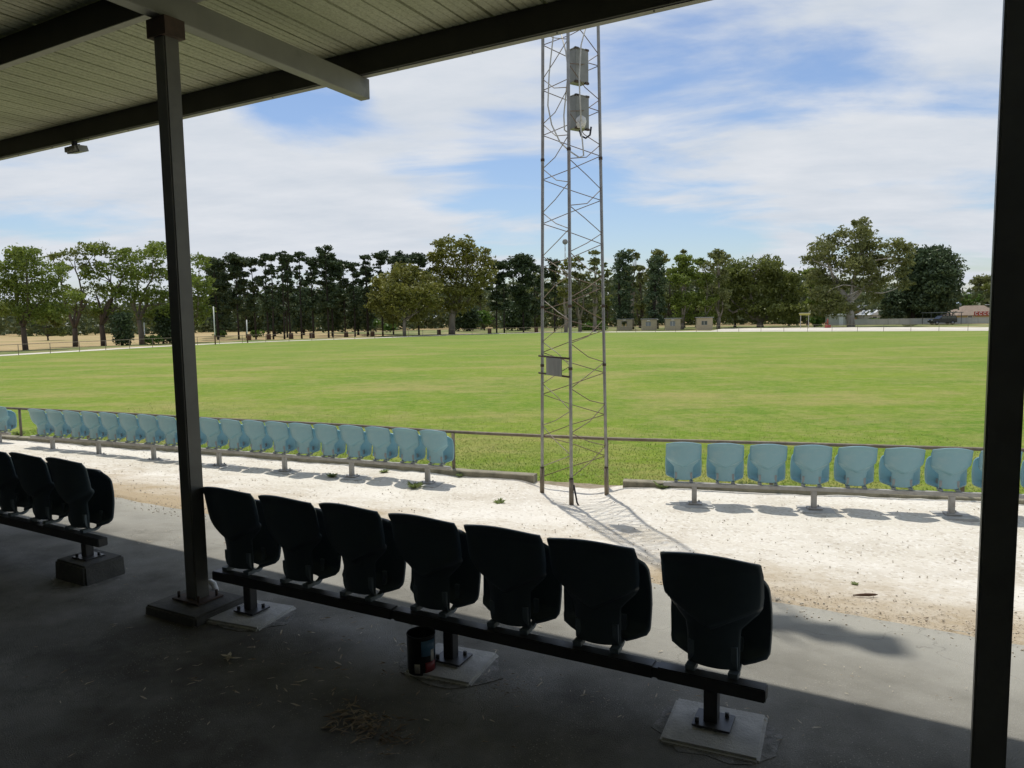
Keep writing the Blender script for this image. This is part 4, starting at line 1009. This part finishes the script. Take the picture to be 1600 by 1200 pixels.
# sign panel in front of the tan roof
D = 160.; x0, x1 = px_x(1522, 488, D), px_x(1556, 488, D); z0, z1 = px_height(1540, 493, D), px_height(1540, 486.5, D)
e = empty('banner', ((x0+x1)/2, D, zf(D)), 0, 'red and white patterned banner above the grey fence at the right edge', 'banner')
mb = MB(); mb.box((0, 0, (z0+z1)/2-zf(D)), (x1-x0, .06, z1-z0)); pn = mb.build('panel', 'sign_red', e)
mb = MB()
for i in range(5):
    cx_ = -(x1-x0)/2+.5+i*(x1-x0-.6)/4.5; zc = (z0+z1)/2-zf(D)
    mb.tube([(cx_+.28*math.cos(a), -.05, zc+.3*math.sin(a)) for a in np.linspace(.6, 5.6, 9)], .07, 5)
mb.build('white_marks', 'white_paint', pn)
mb = MB(); 
for sx in (-1, 1): mb.box((sx*(x1-x0)/2.2, .08, (z0-zf(D))/2), (.08, .08, z0-zf(D)+.4))
mb.build('post', 'galv', e)
# grey panel fence
D = 158.; e = empty('panel_fence', (px_x(1300, 508, D), D, zf(D)), 0, 'long pale grey metal panel fence behind the gum and the parked vehicle', 'fence')
xa, xb = px_x(1298, 508, D), px_x(1600, 508, D); n = 26; hh = px_height(1450, 497.5, D)-zf(D)
mb = MB(); prof = []
k = 0; x = 0.
while x < xb-xa: prof += [(x, 0), (x+.14, 0), (x+.17, .04), (x+.26, .04), (x+.29, 0)]; x += .32
m_ = len(prof); mb.add([(p[0], p[1], -.1) for p in prof]+[(p[0], p[1], hh) for p in prof], [(i, i+1, m_+i+1, m_+i) for i in range(m_-1)]); o = mb.build('fence_panel', 'colour_fence', e, recalc=False)
sm = o.modifiers.new('s', 'SOLIDIFY'); sm.thickness = .01
mb = MB(); mb.box(((xb-xa)/2, .02, hh+.03), (xb-xa, .1, .06)); mb.build('top_rail', 'colour_fence', e)
for i in range(int((xb-xa)/2.4)+1):
    mb = MB(); mb.box((i*2.4, -.04, hh/2), (.07, .06, hh)); mb.build('post', 'colour_fence', e)
# small garden shed against the fence
D = 157.; e = empty('garden_shed', (px_x(1308, 508, D), D, zf(D)), 0, 'small pale metal shed beside the pale-trunked gum', 'shed')
mb = MB(); mb.box((0, 1, 1.0), (3.4, 2, 2.2)); mb.build('wall', 'colour_fence', e)
mb = MB(); mb.prism([(-.2, 2.1), (2.2, 2.1), (2.2, 2.25), (-.2, 2.45)], 'x', -1.9, 1.9); mb.build('roof', 'white_roof', e)
mb = MB(); mb.box((.8, -.03, .85), (.9, .05, 1.8)); mb.build('door', 'white_roof', e)
# dark four wheel drive vehicle with raised canopy
D = 143.; b = (px_x(1472, 509, D), D, zf(D)+.03)
e = empty('parked_car', b, 0, 'black off-road vehicle parked side-on below the dense pine, roof rack on top', 'car')
mb = MB(); L = 4.7
mb.prism([(-L/2, .45), (-L/2, .95), (-L/2+.15, 1.08), (-1.1, 1.18), (-.45, 1.72), (-.2, 1.78), (L/2-.25, 1.78), (L/2, 1.1), (L/2, .45), (1.95, .42), (1.9, .66), (1.5, .82), (1.1, .66), (1.05, .42), (-1.05, .42), (-1.1, .66), (-1.5, .82), (-1.9, .66), (-1.95, .42)], 'y', -.9, .9)
bd = mb.build('body', 'car_black', e)
for sgn in (-1, 1):
    for (x0, x1, x2, x3) in ((-.95, -.38, .35, .35), (.45, .45, 1.15, 1.15), (1.25, 1.25, 2.05, 2.15)):
        mb = MB(); y = sgn*.905; mb.add([(x0, y-.004, 1.2), (x1, y-.004, 1.66), (x2, y-.004, 1.66), (x3, y-.004, 1.2), (x0, y+.004, 1.2), (x1, y+.004, 1.66), (x2, y+.004, 1.66), (x3, y+.004, 1.2)], [(0, 1, 2, 3), (7, 6, 5, 4), (0, 4, 5, 1), (1, 5, 6, 2), (2, 6, 7, 3), (3, 7, 4, 0)]); mb.build('window', 'glass_dark', e)
    for x in (-1.5, 1.5):
        mb = MB(); mb.tube([(x, sgn*.93, .38), (x, sgn*.70, .38)], .38, 18); wh = mb.build('wheel', 'black_rubber', e)
        mb = MB(); mb.tube([(x, sgn*.945, .38), (x, sgn*.90, .38)], .21, 12); mb.build('rim', 'rim_grey', wh)
    mb = MB(); mb.box((-L/2-.01, sgn*.65, .9), (.05, .3, .16)); mb.build('headlight', 'lamp_clear', e)
    mb = MB(); mb.box((L/2+.01, sgn*.75, .95), (.04, .14, .3)); mb.build('tail_light', 'lamp_red', e)
    mb = MB(); mb.box((-.75, sgn*1.0, 1.2), (.1, .16, .16)); mb.build('mirror', 'car_black', e)
mb = MB()
for x in (.0, .6, 1.2, 1.8): mb.box((x, 0, 1.88), (.05, 1.5, .04))
for s_ in (-.72, .72): mb.tube([(-.1, s_, 1.95), (2.0, s_, 1.95)], .03, 6); [mb.tube([(x, s_, 1.77), (x, s_, 1.95)], .025, 5) for x in (0, 1, 1.95)]
mb.build('roof_rack', 'black_rubber', e)
mb = MB(); mb.tube([(L/2+.16, -.05, 1.0), (L/2+.02, -.05, 1.0)], .36, 16); mb.build('spare_wheel', 'black_rubber', e)
# dark awning behind it
e = empty('carport', (px_x(1478, 508, 147), 147, zf(147)), 0, 'dark flat carport just behind the parked vehicle', 'carport')
mb = MB(); mb.box((0, 1.5, 2.35), (6.4, 3.6, .12)); mb.build('roof', 'dark_roof', e)
for x in (-3, 3):
    for y in (0, 3): mb = MB(); mb.box((x, y, 1.15), (.09, .09, 2.28)); mb.build('post', 'dark_roof', e)
# yellow sign on legs
D = 130.; x = px_x(1257, 509, D); zz0 = zf(D)
e = empty('yellow_sign', (x, D, zz0), 0, 'yellow topped board on two legs near the boundary right of the dome gum', 'sign')
zt = px_height(1257, 489.5, D)-zz0; mb = MB(); mb.box((0, 0, zt-.16), (1.9, .12, .36)); mb.build('board', 'sign_yellow', e)
mb = MB(); mb.box((0, 0, zt+.03), (2.0, .2, .05)); mb.build('cap', 'white_paint', e)
for s_ in (-.7, .7): mb = MB(); mb.box((s_, 0, (zt-.35)/2), (.09, .09, zt-.34)); mb.build('leg', 'galv', e)
# red pump
D = 130.; e = empty('water_pump', (px_x(1293, 508, D), D, zf(D)), 0, 'small red pump with a pale top standing on bare ground near the boundary', 'pump')
mb = MB(); mb.tube([(0, 0, 0), (0, 0, .1), (0, 0, .5), (0, 0, .62)], [.5, .45, .4, .2], 12); mb.box((.28, 0, .3), (.4, .5, .5)); mb.build('body', 'red_paint', e)
mb = MB(); mb.tube([(0, 0, .6), (0, 0, 1.25), (.02, 0, 1.6)], [.12, .14, .08], 8); mb.tube([(-.05, 0, 1.1), (-.35, 0, .9), (-.4, 0, .6)], .05, 6); mb.build('riser', 'red_paint', e)

# ------------------------------------------------------------------ near small things
# tin can bin
c = at_z(659, 1044, 0); e = empty('tin_bin', (c[0], c[1], -.012), .2, 'empty dark drum-shaped tin with colourful printing standing by the middle bench leg', 'tin')
r, h = .076, .215; mb = MB(); n = 40
ring_ = lambda rr, z: [(rr*math.cos(2*math.pi*i/n), rr*math.sin(2*math.pi*i/n), z) for i in range(n)]
prof = [(r*.97, 0), (r, .006), (r, h-.012), (r*1.03, h-.006), (r*1.03, h), (r*.96, h), (r*.96, h-.012), (r*.955, .012)]
vs = [p for rr, z in prof for p in ring_(rr, z)]; fs = [(i*n+j, i*n+(j+1) % n, (i+1)*n+(j+1) % n, (i+1)*n+j) for i in range(len(prof)-1) for j in range(n)]
fs += [tuple(range(n))[::-1], tuple((len(prof)-1)*n+j for j in range(n))]
mb.add(vs, fs, True); tb = mb.build('body', 'can_black', e)
def patch(a0, a1, z0, z1, m):
    mb = MB(); k = 10; rr = r+.0025
    mb.add([(rr*math.cos(a0+(a1-a0)*i/k), rr*math.sin(a0+(a1-a0)*i/k), z) for z in (z0, z1) for i in range(k+1)], [(i, i+1, k+2+i, k+1+i) for i in range(k)], True)
    o = mb.build('printed_patch', m, tb, recalc=False); s_ = o.modifiers.new('s', 'SOLIDIFY'); s_.thickness = .001
patch(-1.65, -.5, .11, .195, 'can_blue'); patch(-1.4, -.5, .02, .075, 'can_red'); patch(-.95, -.65, .075, .14, 'can_cream'); patch(-2.15, -1.75, .02, .07, 'can_cream')
# white pipe elbow at the post foot
c = at_z(331, 926, 0); e = empty('pipe_elbow', c, ANG, 'white plastic pipe elbow on the floor at the foot of the left post', 'pipe')
mb = MB(); mb.tube([(-.06, .0, .05), (-.045, 0, .065), (-.01, 0, .078), (.025, 0, .066), (.042, 0, .035), (.045, 0, -.01)], .02, 12); mb.build('elbow', 'white_pvc', e)
# stick on the gravel
c = at_z(1352, 938, -.3); e = empty('bark_strip', (c[0], c[1], terr(c[0], c[1])+.012), .0, 'dark curled strip of bark lying on the gravel right of the shaded bench', 'bark')
mb = MB(); mb.tube([(-.09, .01, 0), (-.04, -.005, .008), (.02, -.01, .01), (.07, 0, .006), (.10, .015, 0)], [.004, .010, .012, .009, .003], 7); mb.build('strip', 'brown_wood', e)
# leaf litter, pebbles: uncountable
def scatter(name, m, pts, fn, label, cat):
    mb = MB()
    for p in pts: fn(mb, p)
    o = mb.build(name, m); tag(o, label, cat, kind='stuff'); return o
R_ = random.Random(11)
def leaf_fn(mb, p):
    x, y, z, L = p; a = R_.uniform(0, 6.28); w = L*R_.uniform(.10, .2); c, s_ = math.cos(a), math.sin(a); hgt = L*R_.uniform(.02, .15)
    pts = [(-.5, 0, 0), (-.2, .5, .3), (.2, .45, 1), (.5, 0, .6), (.2, -.5, .9), (-.2, -.45, .2)]
    mb.add([(x+c*u*L-s_*v*w, y+s_*u*L+c*v*w, z+.003+hgt*q) for u, v, q in pts], [(0, 1, 2, 3, 4, 5)])
pts = []
def addl(px, py, n, spx, spy, L0, L1):
    for _ in range(n):
        q = at_z(R_.gauss(px, spx), R_.gauss(py, spy), 0); pts.append((q[0], q[1], terr(q[0], q[1])-.012+R_.random()*.006, R_.uniform(L0, L1)))
addl(560, 1125, 150, 26, 14, .02, .085); addl(610, 1150, 50, 22, 10, .02, .07); addl(720, 1030, 40, 22, 8, .02, .06); addl(800, 1068, 60, 35, 10, .01, .04)
addl(350, 1025, 3, 14, 5, .08, .10); addl(420, 1040, 45, 130, 40, .02, .06); addl(600, 1000, 45, 120, 30, .02, .07); addl(1000, 1060, 40, 120, 40, .01, .04); addl(130, 1000, 16, 80, 50, .01, .06); addl(1150, 1120, 20, 50, 30, .01, .04)
addl(240, 855, 26, 90, 30, .012, .03); addl(1300, 1000, 34, 130, 40, .006, .018); addl(850, 950, 20, 60, 20, .02, .05); addl(600, 1040, 160, 280, 60, .008, .035); addl(1180, 1080, 80, 160, 40, .006, .02); addl(300, 830, 60, 120, 20, .01, .04)
scatter('leaf_heap', 'dry_leaf', pts[:300], leaf_fn, 'small heap of dry leaves and twigs on the shaded asphalt', 'leaf litter')
scatter('leaf_litter', 'pale_leaf', [(a, b, c, d*1.25) for a, b, c, d in pts[300:]], leaf_fn, 'pale dry leaves scattered over the shaded asphalt', 'leaf litter')
pts = []
for _ in range(3000):
    x = R_.uniform(-9, 8.5); y0 = edge_y(x); y1 = fence_y(x)
    t = R_.random()**1.7; y = y0-.35+(y1-y0)*t if R_.random() < .8 else y0+R_.gauss(0, .14)
    if y > y1-.2: continue
    pts.append((x, y, terr(x, y)+(.004 if y > y0 else -.012), R_.uniform(.004, .012)))
def peb(mb, p):
    x, y, z, r = p; a = R_.uniform(0, 3); k = R_.uniform(.6, 1); 
    v = [(r*math.cos(a+i*1.257)*(1 if i % 2 else .8), r*math.sin(a+i*1.257)*k, 0) for i in range(5)]
    mb.add([(x+q[0], y+q[1], z-.003) for q in v]+[(x+q[0]*.55, y+q[1]*.55, z+r*.7) for q in v], [(0, 1, 6, 5), (1, 2, 7, 6), (2, 3, 8, 7), (3, 4, 9, 8), (4, 0, 5, 9), (5, 6, 7, 8, 9)])
scatter('loose_stones', 'pebble', pts, peb, 'loose stones lying along the gravel and its ragged edge', 'stones')
# woody debris on the brown part of the gravel
pts = []
for _ in range(3400):
    x = R_.uniform(-8, 7) if R_.random() < .5 else R_.uniform(1.5, 5); y = edge_y(x)-.06+abs(R_.gauss(0, .48)); pts.append((x, y, terr(x, y)+.004, R_.uniform(.008, .035)))
scatter('bark_litter', 'brown_wood', pts[:900], leaf_fn, 'dark bark chips along the edge of the gravel', 'bark chips')
scatter('straw_litter', 'dry_leaf', pts[900:], leaf_fn, 'pale straw bits along the edge of the gravel', 'straw')
# weeds
wl = [(519, 745, .07, 'spiky green weed under the middle of the long blue bench'), (648, 762, .10, 'large spreading weed left of the last leg of the long blue bench'), (600, 738, .06, 'small weed under the long blue bench near its right end'), (400, 711, .09, 'pale weed behind the long blue bench left of the shelter post shadow'), (1035, 762, .1, 'leafy weed on the gravel mound at the left end of the right bench'), (1166, 762, .1, 'green weed under the third seat of the right bench'), (1307, 769, .09, 'green weed under the fifth seat of the right bench'), (718, 744, .05, 'small dry weed near the end of the left edging wall'), (30, 680, .1, 'weed tuft at the gap between the two left blue benches'), (780, 787, .06, 'small brown-green weed left of the tower foot'), (1335, 950, .025, 'tiny tuft on the gravel beside the bark strip'), (1512, 778, .08, 'weed at the foot of the right edging wall near the post')]
for (px, py, r, lab) in wl:
    c = at_z(px, py, GL); e = empty('weed', (c[0], c[1], terr(c[0], c[1])), R_.random()*6, lab, 'weed', 'weeds growing in the gravel')
    mb = MB()
    for _ in range(int(60+r*500)):
        a = R_.uniform(0, 6.28); L = r*R_.uniform(.4, 1.2); w = .006+.004*R_.random(); h1 = L*R_.uniform(.1, .9); d = Vector((math.cos(a), math.sin(a), 0)); sd_ = Vector((-d.y, d.x, 0))*w; o_ = d*r*R_.uniform(0, .5)
        mb.add([o_-sd_*.5, o_+sd_*.5, o_+d*L*.55+sd_+Vector((0, 0, h1*.8)), o_+d*L+Vector((0, 0, h1)), o_+d*L*.55-sd_+Vector((0, 0, h1*.8))], [(0, 1, 2, 3, 4)])
    mb.build('leaves', 'weed', e, recalc=False)
# grass blades along the near edge of the field
n = 60000; rg = np.random.default_rng(3); X = rg.uniform(-12, 9, n); FY = np.array([fence_y(x) for x in X]); Y = FY+.12+np.abs(rg.normal(0, 1.0, n))*3.2
keep = ~((X > .2) & (X < 1.7) & (Y < FY+.55)); X, Y = X[keep], Y[keep]; n = len(X)
Z = FB-FM*Y; a = rg.uniform(0, 6.28, n); hgt = rg.uniform(.012, .034, n)*np.where(Y-FY[keep] < .45, 1.8, 1); w = rg.uniform(.004, .009, n)
dx, dy = np.cos(a)*w, np.sin(a)*w; lx, ly = rg.normal(0, .015, n), rg.normal(0, .015, n)
V = np.stack([np.stack([X-dx, Y-dy, Z], 1), np.stack([X+dx, Y+dy, Z], 1), np.stack([X+lx, Y+ly, Z+hgt], 1)], 1).reshape(-1, 3)
me = bpy.data.meshes.new('grass'); me.vertices.add(n*3); me.vertices.foreach_set('co', V.ravel()); me.loops.add(n*3); me.loops.foreach_set('vertex_index', np.arange(n*3)); me.polygons.add(n); me.polygons.foreach_set('loop_start', np.arange(n)*3)
me.materials.append(MT['grass_blade']); me.update(calc_edges=True); me.validate()
o = bpy.data.objects.new('grass', me); COL.objects.link(o); tag(o, 'short grass growing just beyond the boundary rail', 'grass', kind='stuff')
# fallen stick by the tower front leg is left to the ground material
